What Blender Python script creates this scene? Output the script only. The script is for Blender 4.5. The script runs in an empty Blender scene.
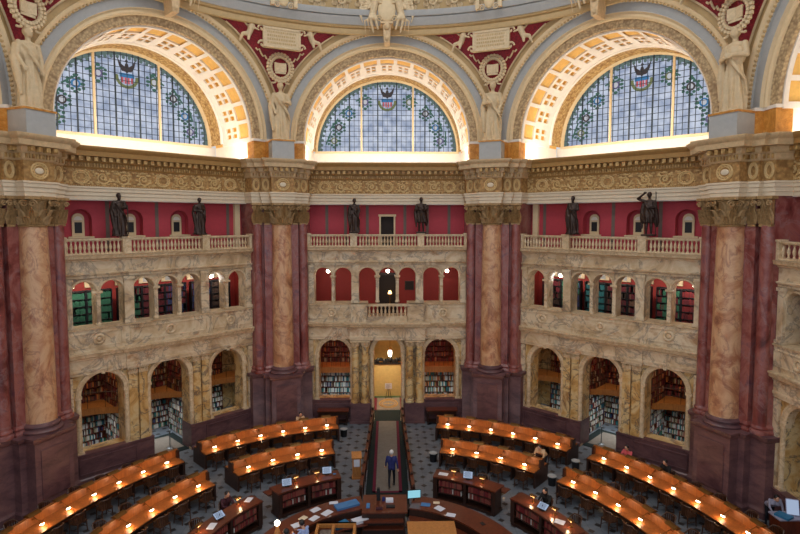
import bpy, bmesh, math, random
from math import sin, cos, pi, radians, sqrt
from mathutils import Vector, Matrix
random.seed(7)
S = bpy.context.scene
COL = S.collection

# ------------------------------------------------------------------ camera
cd = bpy.data.cameras.new('camera'); cam = bpy.data.objects.new('camera', cd); COL.objects.link(cam)
S.camera = cam
FZ = -0.49          # level of the hall floor
cam.location = (0.07, -16.93, 11.92)
cam.rotation_euler = (radians(90 - 3.83), 0, radians(-1.22))
cd.sensor_width = 36; cd.lens = 24.46; cd.shift_y = -0.013; cd.clip_end = 300
# ------------------------------------------------------------------ world, light, exposure
S.view_settings.view_transform = 'Standard'; S.view_settings.look = 'None'
S.view_settings.gamma = 1; S.view_settings.use_curve_mapping = False
S.view_settings.exposure = 0.0
W = bpy.data.worlds.new('hall_daylight'); S.world = W; W.use_nodes = True
bg = W.node_tree.nodes['Background']; bg.inputs[0].default_value = (0.86, 0.92, 1.0, 1); bg.inputs[1].default_value = 0.75

def area(name, loc, rot, sx, sy, energy, col, spread=pi):
    l = bpy.data.lights.new(name, 'AREA'); l.shape = 'RECTANGLE'; l.size = sx; l.size_y = sy
    l.energy = energy; l.color = col; l.spread = spread
    o = bpy.data.objects.new(name, l); COL.objects.link(o); o.location = loc; o.rotation_euler = rot
    return o
# daylight of the lantern at the crown of the dome and of the windows on the camera's side
area('lantern_daylight', (0, 0, 34), (0, 0, 0), 9, 9, 1500, (1.0, 0.95, 0.88))
area('near_window_daylight', (0, -19, 19.5), (radians(78), 0, 0), 10, 5, 520, (0.85, 0.92, 1.0))

# ------------------------------------------------------------------ materials
def newmat(name):
    m = bpy.data.materials.new(name); m.use_nodes = True
    nt = m.node_tree
    return m, nt, nt.nodes['Principled BSDF']
def coords(nt, scale, rnd=True):
    tc = nt.nodes.new('ShaderNodeTexCoord'); mp = nt.nodes.new('ShaderNodeMapping')
    mp.inputs['Scale'].default_value = scale if isinstance(scale, tuple) else (scale,) * 3
    nt.links.new(tc.outputs['Object'], mp.inputs['Vector'])
    if not rnd: return mp.outputs[0]
    oi = nt.nodes.new('ShaderNodeObjectInfo'); mu = nt.nodes.new('ShaderNodeMath'); mu.operation = 'MULTIPLY'; mu.inputs[1].default_value = 37
    ad = nt.nodes.new('ShaderNodeVectorMath'); ad.operation = 'ADD'
    nt.links.new(oi.outputs['Random'], mu.inputs[0]); nt.links.new(mp.outputs[0], ad.inputs[0]); nt.links.new(mu.outputs[0], ad.inputs[1])
    return ad.outputs[0]
def ramp(nt, fac, stops):
    r = nt.nodes.new('ShaderNodeValToRGB'); e = r.color_ramp.elements
    e[0].position = stops[0][0]; e[0].color = (*stops[0][1], 1)
    e[1].position = stops[-1][0]; e[1].color = (*stops[-1][1], 1)
    for p, c in stops[1:-1]:
        x = e.new(p); x.color = (*c, 1)
    nt.links.new(fac, r.inputs[0]); return r.outputs[0]
def lin(c):
    return tuple(((x / 255) / 12.92 if x / 255 <= 0.04045 else ((x / 255 + 0.055) / 1.055) ** 2.4) for x in c)
def noise(nt, vec, scale, detail=6, rough=0.6, dist=0.0):
    n = nt.nodes.new('ShaderNodeTexNoise'); n.inputs['Scale'].default_value = scale; n.inputs['Detail'].default_value = detail
    n.inputs['Roughness'].default_value = rough; n.inputs['Distortion'].default_value = dist
    nt.links.new(vec, n.inputs['Vector']); return n.outputs[0]
def bump(nt, h, b, strength, dist=0.02):
    k = nt.nodes.new('ShaderNodeBump'); k.inputs['Strength'].default_value = strength; k.inputs['Distance'].default_value = dist
    nt.links.new(h, k.inputs['Height']); nt.links.new(k.outputs[0], b.inputs['Normal'])
def mixc(nt, f, a, b, mode='MIX'):
    m = nt.nodes.new('ShaderNodeMix'); m.data_type = 'RGBA'; m.blend_type = mode
    for k, v in ((0, f), (6, a), (7, b)):
        if hasattr(v, 'links'): nt.links.new(v, m.inputs[k])
        else: m.inputs[k].default_value = v if k == 0 else (*v, 1)
    return m.outputs[2]
def marble(name, cs, scale=1.0, vein=(0.2, 0.15, 0.1), vf=0.6, rough=0.35, zs=1.0, dist=1.5):
    m, nt, b = newmat(name); v = coords(nt, (scale, scale, scale * zs))
    n1 = noise(nt, v, 1.3, 8, 0.65, dist)
    k = len(cs); col = ramp(nt, n1, [(0.32 + 0.36 * i / (k - 1), lin(c)) for i, c in enumerate(cs)])
    n2 = noise(nt, v, 1.1, 7, 0.62, 0.9)
    vr = ramp(nt, n2, [(0.47, (0, 0, 0)), (0.5, (vf, vf, vf)), (0.53, (0, 0, 0))])
    col = mixc(nt, vr, col, vein)
    nt.links.new(col, b.inputs['Base Color']); b.inputs['Roughness'].default_value = rough
    return m
def plain(name, c, rough=0.6, metal=0.0, var=0.12, scale=3.0, bmp=0.0, bscale=30, emit=None, es=1.0):
    m, nt, b = newmat(name); v = coords(nt, scale)
    n1 = noise(nt, v, 1.5, 5, 0.6, 0.5); L = lin(c)
    col = ramp(nt, n1, [(0.3, tuple(x * (1 - var) for x in L)), (0.7, tuple(min(1, x * (1 + var)) for x in L))])
    nt.links.new(col, b.inputs['Base Color']); b.inputs['Roughness'].default_value = rough; b.inputs['Metallic'].default_value = metal
    if bmp: bump(nt, noise(nt, v, bscale, 3), b, bmp)
    if emit:
        b.inputs['Emission Color'].default_value = (*lin(emit), 1); b.inputs['Emission Strength'].default_value = es
    return m
def carved(name, c1, c2, scale=6.0, rough=0.6, strength=0.8):
    m, nt, b = newmat(name); v = coords(nt, scale)
    vo = nt.nodes.new('ShaderNodeTexVoronoi'); vo.feature = 'SMOOTH_F1'; vo.inputs['Scale'].default_value = 1.0
    nv = noise(nt, v, 1.2, 4, 0.6, 1.0)
    ad = nt.nodes.new('ShaderNodeVectorMath'); ad.operation = 'ADD'; nt.links.new(v, ad.inputs[0]); nt.links.new(nv, ad.inputs[1])
    nt.links.new(ad.outputs[0], vo.inputs['Vector'])
    col = ramp(nt, vo.outputs['Distance'], [(0.15, lin(c1)), (0.65, lin(c2))])
    nt.links.new(col, b.inputs['Base Color']); b.inputs['Roughness'].default_value = rough
    inv = nt.nodes.new('ShaderNodeMath'); inv.operation = 'SUBTRACT'; inv.inputs[0].default_value = 1; nt.links.new(vo.outputs['Distance'], inv.inputs[1])
    bump(nt, inv.outputs[0], b, strength, 0.05)
    return m
def wood(name, c1, c2, scale=2.0, rough=0.3, coat=0.0):
    m, nt, b = newmat(name); v = coords(nt, (scale * 6, scale * 6, scale))
    n1 = noise(nt, v, 1.2, 6, 0.6, 1.2)
    nt.links.new(ramp(nt, n1, [(0.3, lin(c1)), (0.7, lin(c2))]), b.inputs['Base Color'])
    b.inputs['Roughness'].default_value = rough; b.inputs['Coat Weight'].default_value = coat
    return m
def glow(name, c, strength):
    m, nt, b = newmat(name); e = nt.nodes.new('ShaderNodeEmission'); e.inputs[0].default_value = (*lin(c), 1); e.inputs[1].default_value = strength
    nt.links.new(e.outputs[0], nt.nodes['Material Output'].inputs[0]); return m

M = {}
M['shaft'] = marble('numidian_marble', [(140, 92, 66), (190, 134, 96), (216, 172, 132), (176, 116, 84)], 0.8, (0.22, 0.06, 0.05), 0.5, 0.3, 0.7, 0.8)
M['pilaster'] = marble('dark_red_marble', [(92, 40, 38), (132, 66, 60), (156, 96, 88), (112, 70, 80)], 0.8, (0.34, 0.24, 0.24), 0.35, 0.3, 0.7, 0.8)
M['plinth'] = marble('purple_brown_marble', [(78, 52, 57), (106, 74, 76), (124, 88, 86)], 0.7, (0.05, 0.02, 0.03), 0.3, 0.35, 2.0, 0.6)
M['siena'] = marble('siena_marble', [(168, 138, 104), (204, 176, 138), (224, 204, 172), (182, 140, 98)], 0.55, (0.1, 0.08, 0.09), 0.55, 0.35, dist=0.8)
M['siena_low'] = marble('siena_marble_lower', [(150, 108, 58), (200, 158, 96), (216, 190, 140), (162, 118, 70)], 0.75, (0.05, 0.045, 0.06), 0.8, 0.35, dist=0.8)
M['siena_light'] = marble('pale_siena_moulding', [(188, 158, 120), (216, 190, 152), (226, 206, 174)], 1.6, (0.2, 0.14, 0.1), 0.35, 0.4)
M['gold'] = carved('gilded_carving', (214, 178, 116), (150, 108, 56), 7, 0.5, 0.7)
M['gold_ground'] = carved('frieze_ground', (192, 150, 92), (142, 104, 58), 7, 0.6, 0.5)
M['gold_light'] = plain('frieze_relief', (208, 174, 118), 0.45, var=0.12, scale=5)
M['gold_flat'] = plain('old_gold_paint', (168, 128, 72), 0.55)
M['bronze_cap'] = plain('capital_plaster', (166, 132, 88), 0.5, var=0.3, scale=6, bmp=0.3, bscale=8)
M['gilt_ivory'] = plain('gilt_ivory_plaster', (206, 176, 134), 0.5, var=0.15, scale=4)
M['guilloche'] = carved('guilloche_carving', (206, 178, 134), (150, 122, 88), 9, 0.6, 0.35)
M['ivory'] = plain('ivory_plaster', (226, 208, 180), 0.6, var=0.06)
M['white'] = plain('white_plaster', (232, 222, 210), 0.6, var=0.05)
M['grey_plaster'] = plain('blue_grey_plaster', (172, 172, 170), 0.6, var=0.06)
M['cream'] = plain('cream_plaster', (220, 196, 156), 0.6, var=0.06)
M['tan'] = plain('tan_plaster', (190, 160, 112), 0.6, var=0.08)
M['ochre'] = marble('ochre_marble', [(176, 112, 40), (206, 142, 62), (218, 164, 90)], 1.6, (0.3, 0.1, 0.03), 0.4, 0.4)
M['coffer'] = plain('coffer_gold', (226, 178, 96), 0.6, var=0.1)
M['rosette'] = plain('gilded_rosette', (214, 160, 62), 0.4, 0.3, var=0.1)
M['redwall'] = plain('red_plaster', (176, 58, 70), 0.7, var=0.06)
M['redwall_low'] = plain('brick_red_plaster', (150, 46, 40), 0.7, var=0.06)
M['redpan'] = carved('red_mosaic', (160, 30, 44), (122, 18, 34), 14, 0.6, 0.15)
M['stripe'] = plain('grey_green_border_paint', (110, 92, 84), 0.7)
M['relief'] = plain('relief_plaster', (214, 190, 152), 0.6, var=0.14, scale=6, bmp=0.3, bscale=6)
M['statue'] = plain('cast_plaster_statue', (208, 184, 146), 0.55, var=0.1, bmp=0.2, bscale=8)
M['bronze'] = plain('dark_bronze', (66, 52, 46), 0.38, 0.6, var=0.25, bmp=0.2, bscale=8)
M['wood_dark'] = wood('dark_walnut', (36, 20, 14), (62, 34, 22), 1.5, 0.4)
M['wood_red'] = wood('mahogany', (74, 32, 18), (112, 52, 28), 1.5, 0.3, 0.2)
M['wood_desk'] = wood('oiled_oak_desktop', (134, 74, 32), (174, 104, 48), 1.2, 0.42, 0.0)
M['wood_light'] = wood('honey_oak', (164, 104, 52), (196, 132, 70), 1.5, 0.35)
M['wood_chair'] = wood('chair_oak', (52, 30, 18), (84, 50, 28), 2, 0.4)
M['leather'] = plain('brown_leather', (74, 44, 26), 0.45)
M['black'] = plain('black_plastic', (22, 22, 26), 0.5)
M['dark'] = plain('dark_doorway', (40, 30, 26), 0.8)
M['steel'] = plain('brushed_steel', (150, 150, 150), 0.3, 0.9)
M['bronze_lamp'] = plain('lamp_bronze', (120, 84, 40), 0.35, 0.7)
M['paper'] = plain('white_paper', (214, 216, 226), 0.7, var=0.05)
M['bluepaper'] = plain('blue_folder', (70, 120, 170), 0.6)
M['cyan'] = plain('blue_cloth', (40, 110, 150), 0.6)
M['screen'] = glow('lit_screen', (178, 196, 226), 0.75)
M['screen_cyan'] = glow('lit_screen_cyan', (150, 214, 232), 0.9)
M['bulb'] = glow('lamp_bulb', (255, 240, 214), 14)
M['bulb_warm'] = glow('desk_lamp_tube', (255, 196, 120), 6)
M['carpet_green'] = plain('dark_green_carpet', (12, 28, 28), 0.95, bmp=0.2, bscale=60)
M['carpet_red'] = plain('crimson_carpet', (98, 18, 42), 0.95)
M['carpet_beige'] = plain('taupe_carpet', (120, 110, 100), 0.95, bmp=0.2, bscale=60)
M['gold_thread'] = plain('gold_thread', (170, 128, 60), 0.8)
M['green_runner'] = plain('green_runner', (26, 74, 48), 0.95)
M['beige_wall'] = plain('beige_partition_paint', (196, 172, 112), 0.7)
M['plant'] = plain('plant_leaf', (40, 100, 50), 0.5, var=0.3)
M['skin'] = plain('skin', (196, 146, 120), 0.5)
M['hair_dark'] = plain('dark_hair', (26, 20, 20), 0.5); M['hair_grey'] = plain('white_hair', (220, 214, 212), 0.5)
M['navy'] = plain('navy_cloth', (30, 38, 96), 0.8); M['trouser'] = plain('black_trouser', (20, 22, 34), 0.8)
M['pink'] = plain('pink_cloth', (214, 96, 104), 0.8); M['beige_cloth'] = plain('beige_cloth', (206, 172, 134), 0.8)
M['maroon'] = plain('maroon_cloth', (60, 20, 34), 0.8); M['black_cloth'] = plain('black_cloth', (24, 24, 26), 0.8)
M['paleblue'] = plain('pale_blue_cloth', (150, 170, 214), 0.8); M['lavgrey'] = plain('lavender_grey_cloth', (150, 148, 168), 0.8)
bookcols = [(120, 34, 36), (92, 26, 34), (140, 72, 60), (44, 98, 74), (46, 56, 96), (176, 160, 132), (200, 196, 188), (150, 108, 56), (60, 44, 36), (40, 104, 108), (108, 78, 60), (204, 120, 60)]
bookname = ['red', 'maroon', 'rust red', 'dark green', 'navy blue', 'cream', 'white', 'tan', 'dark brown', 'teal', 'brown', 'orange']
BM = [plain('book_' + n.replace(' ', '_'), c, 0.6, var=0.2, scale=20) for n, c in zip(bookname, bookcols)]

# tiled floor: pale grey slabs with a staggered pattern of dark diamonds
def floor_mat():
    m, nt, b = newmat('inlaid_floor')
    tc = nt.nodes.new('ShaderNodeTexCoord'); sp = nt.nodes.new('ShaderNodeSeparateXYZ'); nt.links.new(tc.outputs['Object'], sp.inputs[0])
    def mth(op, a, bb=None):
        n = nt.nodes.new('ShaderNodeMath'); n.operation = op
        for i, v in enumerate((a, bb)):
            if v is None: continue
            if hasattr(v, 'links'): nt.links.new(v, n.inputs[i])
            else: n.inputs[i].default_value = v
        return n.outputs[0]
    cx, cy = 0.86, 0.86
    def lat(off):
        fx = mth('ABSOLUTE', mth('SUBTRACT', mth('FRACT', mth('ADD', mth('DIVIDE', sp.outputs[0], cx), 100 + off)), 0.5))
        fy = mth('ABSOLUTE', mth('SUBTRACT', mth('FRACT', mth('ADD', mth('DIVIDE', sp.outputs[1], cy), 100 + off)), 0.5))
        return mth('LESS_THAN', mth('ADD', fx, fy), 0.18)
    dia = mth('MAXIMUM', lat(0.0), lat(0.5))
    v = coords(nt, 1.0, False)
    base = ramp(nt, noise(nt, v, 1.4, 6, 0.6, 0.6), [(0.3, lin((94, 101, 110))), (0.7, lin((124, 128, 134)))])
    col = mixc(nt, dia, base, lin((52, 46, 44)))
    # slab joints
    jx = mth('LESS_THAN', mth('ABSOLUTE', mth('SUBTRACT', mth('FRACT', mth('ADD', mth('DIVIDE', sp.outputs[0], cx / 2), 100.5)), 0.5)), 0.02)
    jy = mth('LESS_THAN', mth('ABSOLUTE', mth('SUBTRACT', mth('FRACT', mth('ADD', mth('DIVIDE', sp.outputs[1], cy / 2), 100.5)), 0.5)), 0.02)
    col = mixc(nt, mth('MULTIPLY', mth('MAXIMUM', jx, jy), 0.5), col, lin((60, 62, 66)))
    nt.links.new(col, b.inputs['Base Color']); b.inputs['Roughness'].default_value = 0.4
    return m
M['floor'] = floor_mat()
def glass_mat():
    m, nt, b = newmat('leaded_daylight_glass'); v = coords(nt, 1.0, False)
    n = noise(nt, v, 1.6, 3, 0.5, 0.4)
    col = ramp(nt, n, [(0.35, lin((140, 150, 172))), (0.65, lin((186, 192, 206)))])
    vo = nt.nodes.new('ShaderNodeTexVoronoi'); vo.inputs['Scale'].default_value = 5; nt.links.new(v, vo.inputs['Vector'])
    sat = ramp(nt, vo.outputs['Distance'], [(0.0, (0.82, 0.85, 0.9)), (1.0, (1, 1, 1))])
    col = mixc(nt, 1.0, col, sat, 'MULTIPLY')
    e = nt.nodes.new('ShaderNodeEmission'); e.inputs[1].default_value = 1.25; nt.links.new(col, e.inputs[0])
    nt.links.new(e.outputs[0], nt.nodes['Material Output'].inputs[0]); return m
M['glass'] = glass_mat()
for k, c, s in (('g_green', (104, 122, 118), .8), ('g_leaf', (76, 110, 98), .8), ('g_olive', (126, 132, 92), .8), ('g_blue', (70, 124, 172), .9), ('g_red', (200, 96, 104), .9), ('g_brown', (84, 74, 74), .7), ('g_pale', (196, 196, 204), .9), ('g_purple', (120, 110, 150), .8)):
    M[k] = glow('stained_' + k[2:] + '_glass', c, s)
M['lead'] = plain('lead_bar', (34, 46, 56), 0.6)

# ------------------------------------------------------------------ geometry helper
class G:
    def __init__(s): s.v = []; s.f = []; s.m = []
    def add(s, vs, fs, m=0):
        b = len(s.v); s.v += [tuple(p) for p in vs]
        s.f += [tuple(b + i for i in q) for q in fs]; s.m += [m] * len(fs); return s
    def box(s, x0, x1, y0, y1, z0, z1, m=0):
        return s.add([(x0, y0, z0), (x1, y0, z0), (x1, y1, z0), (x0, y1, z0), (x0, y0, z1), (x1, y0, z1), (x1, y1, z1), (x0, y1, z1)],
                     [(0, 3, 2, 1), (4, 5, 6, 7), (0, 1, 5, 4), (1, 2, 6, 5), (2, 3, 7, 6), (3, 0, 4, 7)], m)
    def obox(s, c, ax, ay, az, hx, hy, hz, m=0):
        c, ax, ay, az = Vector(c), Vector(ax), Vector(ay), Vector(az)
        P = [c + ax * (hx * i) + ay * (hy * j) + az * (hz * k) for k in (-1, 1) for i, j in ((-1, -1), (1, -1), (1, 1), (-1, 1))]
        return s.add(P, [(0, 3, 2, 1), (4, 5, 6, 7), (0, 1, 5, 4), (1, 2, 6, 5), (2, 3, 7, 6), (3, 0, 4, 7)], m)
    def prism(s, poly, z0, z1, m=0):
        n = len(poly); vs = [(x, y, z0) for x, y in poly] + [(x, y, z1) for x, y in poly]
        return s.add(vs, [tuple(range(n - 1, -1, -1)), tuple(range(n, 2 * n))] + [(i, (i + 1) % n, n + (i + 1) % n, n + i) for i in range(n)], m)
    def prismy(s, poly, y0, y1, m=0):      # polygon in x,z extruded along y
        n = len(poly); vs = [(x, y0, z) for x, z in poly] + [(x, y1, z) for x, z in poly]
        return s.add(vs, [tuple(range(n)), tuple(range(2 * n - 1, n - 1, -1))] + [(i, n + i, n + (i + 1) % n, (i + 1) % n) for i in range(n)], m)
    def lathe(s, c, prof, n=24, a0=0.0, a1=2 * pi, m=0, sx=1.0, sy=1.0, caps=True):
        full = abs(a1 - a0 - 2 * pi) < 1e-6; k = n if full else n + 1; b = []
        for i in range(k):
            a = a0 + (a1 - a0) * i / n
            b += [(c[0] + r * cos(a) * sx, c[1] + r * sin(a) * sy, c[2] + z) for r, z in prof]
        L = len(prof); fs = []
        for i in range(n):
            j = (i + 1) % k
            fs += [(i * L + q, j * L + q, j * L + q + 1, i * L + q + 1) for q in range(L - 1)]
        if full and caps:
            if prof[0][0] > 1e-4: fs.append(tuple(i * L for i in range(k))[::-1])
            if prof[-1][0] > 1e-4: fs.append(tuple(i * L + L - 1 for i in range(k)))
        return s.add(b, fs, m)
    def arc(s, cx, cz, prof, n=48, a0=0.0, a1=pi, m=0):   # revolve (r, y) about the y axis through (cx, cz)
        b = []; L = len(prof)
        for i in range(n + 1):
            a = a0 + (a1 - a0) * i / n
            b += [(cx + r * cos(a), y, cz + r * sin(a)) for r, y in prof]
        fs = [(i * L + q, i * L + q + 1, (i + 1) * L + q + 1, (i + 1) * L + q) for i in range(n) for q in range(L - 1)]
        return s.add(b, fs, m)
    def tube(s, pts, rad, n=8, m=0, cap=True):
        pts = [Vector(p) for p in pts]; k = len(pts); rad = rad if isinstance(rad, (list, tuple)) else [rad] * k
        b = []; up = Vector((0, 0, 1)); prev = None
        for i, p in enumerate(pts):
            t = (pts[min(i + 1, k - 1)] - pts[max(i - 1, 0)]).normalized()
            if prev is None:
                a = t.cross(up)
                if a.length < 1e-3: a = t.cross(Vector((1, 0, 0)))
            else: a = prev - t * prev.dot(t)
            a.normalize(); prev = a; c = t.cross(a)
            b += [p + (a * cos(2 * pi * j / n) + c * sin(2 * pi * j / n)) * rad[i] for j in range(n)]
        fs = [(i * n + j, i * n + (j + 1) % n, (i + 1) * n + (j + 1) % n, (i + 1) * n + j) for i in range(k - 1) for j in range(n)]
        if cap: fs += [tuple(range(n))[::-1], tuple(range((k - 1) * n, k * n))]
        return s.add(b, fs, m)
    def ball(s, c, r, n=12, m=0):
        r = r if isinstance(r, (list, tuple)) else (r, r, r); h = n // 2; b = [(c[0], c[1], c[2] + r[2])]
        for i in range(1, h):
            a = pi * i / h
            b += [(c[0] + r[0] * sin(a) * cos(2 * pi * j / n), c[1] + r[1] * sin(a) * sin(2 * pi * j / n), c[2] + r[2] * cos(a)) for j in range(n)]
        b.append((c[0], c[1], c[2] - r[2])); e = len(b) - 1
        fs = [(0, 1 + j, 1 + (j + 1) % n) for j in range(n)] + [(e, e - n + (j + 1) % n, e - n + j) for j in range(n)]
        fs += [(1 + (i - 1) * n + j, 1 + i * n + j, 1 + i * n + (j + 1) % n, 1 + (i - 1) * n + (j + 1) % n) for i in range(1, h - 1) for j in range(n)]
        return s.add(b, fs, m)
    def capsule(s, p, q, r0, r1, n=10, m=0):
        p, q = Vector(p), Vector(q); d = (q - p); L = max(d.length, 1e-5); d /= L
        pts = []; rr = []
        for a in (-80, -55, -30, 0): pts.append(p + d * r0 * sin(radians(a))); rr.append(r0 * cos(radians(a)))
        for a in (0, 30, 55, 80): pts.append(q + d * r1 * sin(radians(a))); rr.append(r1 * cos(radians(a)))
        pts[3] = p; return s.tube(pts, rr, n, m)
    def sweep(s, path, prof, m=0, closed=False, flip=1):   # path in x,y; profile (offset to the right of travel, z)
        n = len(path); P = [Vector((p[0], p[1])) for p in path]; b = []; L = len(prof)
        for i in range(n):
            d0 = (P[i] - P[i - 1]).normalized() if (i > 0 or closed) else None
            d1 = (P[(i + 1) % n] - P[i]).normalized() if (i < n - 1 or closed) else None
            d0 = d0 or d1; d1 = d1 or d0
            n0 = Vector((d0.y, -d0.x)); n1 = Vector((d1.y, -d1.x)); mt = (n0 + n1)
            mt = n0 if mt.length < 1e-4 else mt.normalized(); k = 1 / max(0.35, mt.dot(n0))
            b += [(P[i].x + mt.x * o * k * flip, P[i].y + mt.y * o * k * flip, z) for o, z in prof]
        c = n if closed else n - 1
        return s.add(b, [(i * L + q, ((i + 1) % n) * L + q, ((i + 1) % n) * L + q + 1, i * L + q + 1) for i in range(c) for q in range(L - 1)], m)
    def ring(s, r0, r1, z0, z1, a0, a1, n=None, m=0, zf=None):   # polar block, azimuth degrees from +y towards +x; zf(r) adds to top height
        n = n or max(2, int(abs(a1 - a0) / 2)); b = []
        for i in range(n + 1):
            a = radians(a0 + (a1 - a0) * i / n)
            for r, z in ((r0, z0), (r1, z0), (r1, z1 + (zf or 0)), (r0, z1)):
                b.append((r * sin(a), r * cos(a), z))
        fs = [(i * 4 + q, i * 4 + (q + 1) % 4, (i + 1) * 4 + (q + 1) % 4, (i + 1) * 4 + q) for i in range(n) for q in range(4)]
        fs += [(0, 3, 2, 1), (n * 4, n * 4 + 1, n * 4 + 2, n * 4 + 3)]
        return s.add(b, fs, m)
    def mesh(s, name, mats, sharp=35):
        me = bpy.data.meshes.new(name); me.from_pydata(s.v, [], s.f)
        for mt in (mats if isinstance(mats, (list, tuple)) else [mats]): me.materials.append(mt)
        me.polygons.foreach_set('material_index', s.m)
        bm = bmesh.new(); bm.from_mesh(me); bmesh.ops.recalc_face_normals(bm, faces=bm.faces); bm.to_mesh(me); bm.free()
        me.polygons.foreach_set('use_smooth', [True] * len(me.polygons)); me.set_sharp_from_angle(angle=radians(sharp))
        me.update(); return me
    def xf(s, M4, start=0):
        s.v[start:] = [tuple(M4 @ Vector(p)) for p in s.v[start:]]; return s

ZO = 0.0       # height added to top-level objects; the furniture section sets it to the floor's level
def obj(name, g, mats, parent=None, loc=(0, 0, 0), rz=0.0, label=None, sharp=35):
    me = g.mesh(name, mats, sharp) if isinstance(g, G) else g
    o = bpy.data.objects.new(name, me); COL.objects.link(o); o.location = (loc[0], loc[1], loc[2] + (0 if parent else ZO)); o.rotation_euler = (0, 0, rz)
    if parent: o.parent = parent
    if label: o['label'] = label
    return o
def thing(name, label, cat, loc=(0, 0, 0), rz=0.0, group=None):
    o = bpy.data.objects.new(name, None); COL.objects.link(o); o.location = (loc[0], loc[1], loc[2] + ZO); o.rotation_euler = (0, 0, rz); o.empty_display_size = .2
    return tag(o, label, cat, group)
def tag(o, label, cat, group=None):
    o['label'] = label; o['category'] = cat
    if group: o['group'] = group
    return o
def struct(name, g, mats, loc=(0, 0, 0), rz=0.0, sharp=35):
    o = obj(name, g, mats, None, loc, rz, None, sharp); o['kind'] = 'structure'; return o
def wpart(name, g, mats, root, label=None):    # geometry given in world coordinates, parented to an unrotated thing
    o = obj(name, g, mats, root, label=label); o.location = (-root.location.x, -root.location.y, 0); return o
def dup(root, loc=None, rz=None, label=None, group=None):
    r = root.copy(); COL.objects.link(r)
    if loc is not None: r.location = (loc[0], loc[1], loc[2] + ZO)
    if rz is not None: r.rotation_euler = (0, 0, rz)
    if label: r['label'] = label
    if group: r['group'] = group
    for ch in list(root.children):
        c = ch.copy(); COL.objects.link(c); c.parent = r
        for g in list(ch.children):
            d = g.copy(); COL.objects.link(d); d.parent = c
    return r
def fuse(g, mat, voxel, name='body', smooth=2):
    """union of overlapping primitives as one continuous surface"""
    me = g.mesh(name, mat); o = bpy.data.objects.new(name, me); COL.objects.link(o)
    r = o.modifiers.new('r', 'REMESH'); r.mode = 'VOXEL'; r.voxel_size = voxel; r.use_smooth_shade = True
    k = o.modifiers.new('s', 'SMOOTH'); k.iterations = smooth; k.factor = 0.5
    bpy.context.view_layer.update()
    dg = bpy.context.evaluated_depsgraph_get(); out = bpy.data.meshes.new_from_object(o.evaluated_get(dg))
    bpy.data.objects.remove(o); out.name = name
    out.materials.clear(); out.materials.append(mat)
    out.polygons.foreach_set('use_smooth', [True] * len(out.polygons))
    return out
ORD = ['first', 'second', 'third', 'fourth', 'fifth', 'sixth', 'seventh', 'eighth', 'ninth', 'tenth', 'eleventh', 'twelfth', 'thirteenth', 'fourteenth', 'fifteenth', 'sixteenth']
SIDE = {-2: 'far left', -1: 'left', 0: 'central', 1: 'right', 2: 'far right'}
WN = {-2: 'far_left', -1: 'left', 0: 'back', 1: 'right', 2: 'far_right'}

def arcwall(g, u0, u1, z0, z1, y0, y1, ops, m=0, n=18):
    """wall slab in x,z with round-headed openings (centre, half width, sill, springing)"""
    def quad(xa, xb, za, zb):
        if xb - xa > 1e-4 and zb - za > 1e-4: g.box(xa, xb, y0, y1, za, zb, m)
    x = u0
    for c, h, sill, spr in sorted(ops):
        quad(x, c - h, z0, z1); x = c + h
        quad(c - h, c + h, z0, sill)
        pts = [(c + h * cos(pi * i / n), spr + h * sin(pi * i / n)) for i in range(n + 1)]
        for i in range(n):
            (xa, za), (xb, zb) = pts[i], pts[i + 1]
            vs = [(xa, y0, za), (xb, y0, zb), (xb, y0, z1), (xa, y0, z1), (xa, y1, za), (xb, y1, zb), (xb, y1, z1), (xa, y1, z1)]
            g.add(vs, [(0, 1, 2, 3), (4, 7, 6, 5), (0, 4, 5, 1), (3, 2, 6, 7)], m)
    quad(x, u1, z0, z1)
    return g

# ================================================================== FLOOR
g = G(); g.prism([(26 * sin(radians(a)), 26 * cos(radians(a))) for a in range(0, 360, 15)], FZ - 0.3, FZ)
struct('floor', g, M['floor'])

# ================================================================== PIERS at the corners
PLAN = [(-2.08, 17.6), (-1.58, 16.38), (-0.98, 16.38), (-0.98, 16.1), (0.98, 16.1), (0.98, 16.38), (1.58, 16.38), (2.08, 17.6)]
PED = [(-2.1, 17.2), (-1.76, 16.2), (-1.1, 16.2), (-1.1, 15.8), (-0.84, 15.8), (-0.84, 15.26), (0.84, 15.26), (0.84, 15.8), (1.1, 15.8), (1.1, 16.2), (1.76, 16.2), (2.1, 17.2)]
ENT = [(-2.16, 17.6), (-1.66, 16.3), (-1.62, 16.2), (-1.12, 16.2), (-1.12, 15.95), (-0.64, 15.95), (-0.64, 15.45), (0.64, 15.45), (0.64, 15.95), (1.12, 15.95), (1.12, 16.2), (1.62, 16.2), (1.66, 16.3), (2.16, 17.6)]
ARCHIT = [(0, 12.9), (0.0, 13.06), (0.04, 13.08), (0.04, 13.24), (0.09, 13.27), (0.1, 13.4), (0.14, 13.44), (0.14, 13.5), (0.0, 13.52)]
FRIEZE = [(0.0, 13.5), (0.0, 14.36)]
CORN = [(0.0, 14.34), (0.05, 14.38), (0.07, 14.44), (0.07, 14.6), (0.13, 14.64), (0.16, 14.7), (0.16, 14.88), (0.44, 14.9), (0.46, 15.12), (0.54, 15.2), (0.6, 15.3), (0.6, 15.35), (-0.3, 15.36)]

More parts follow.
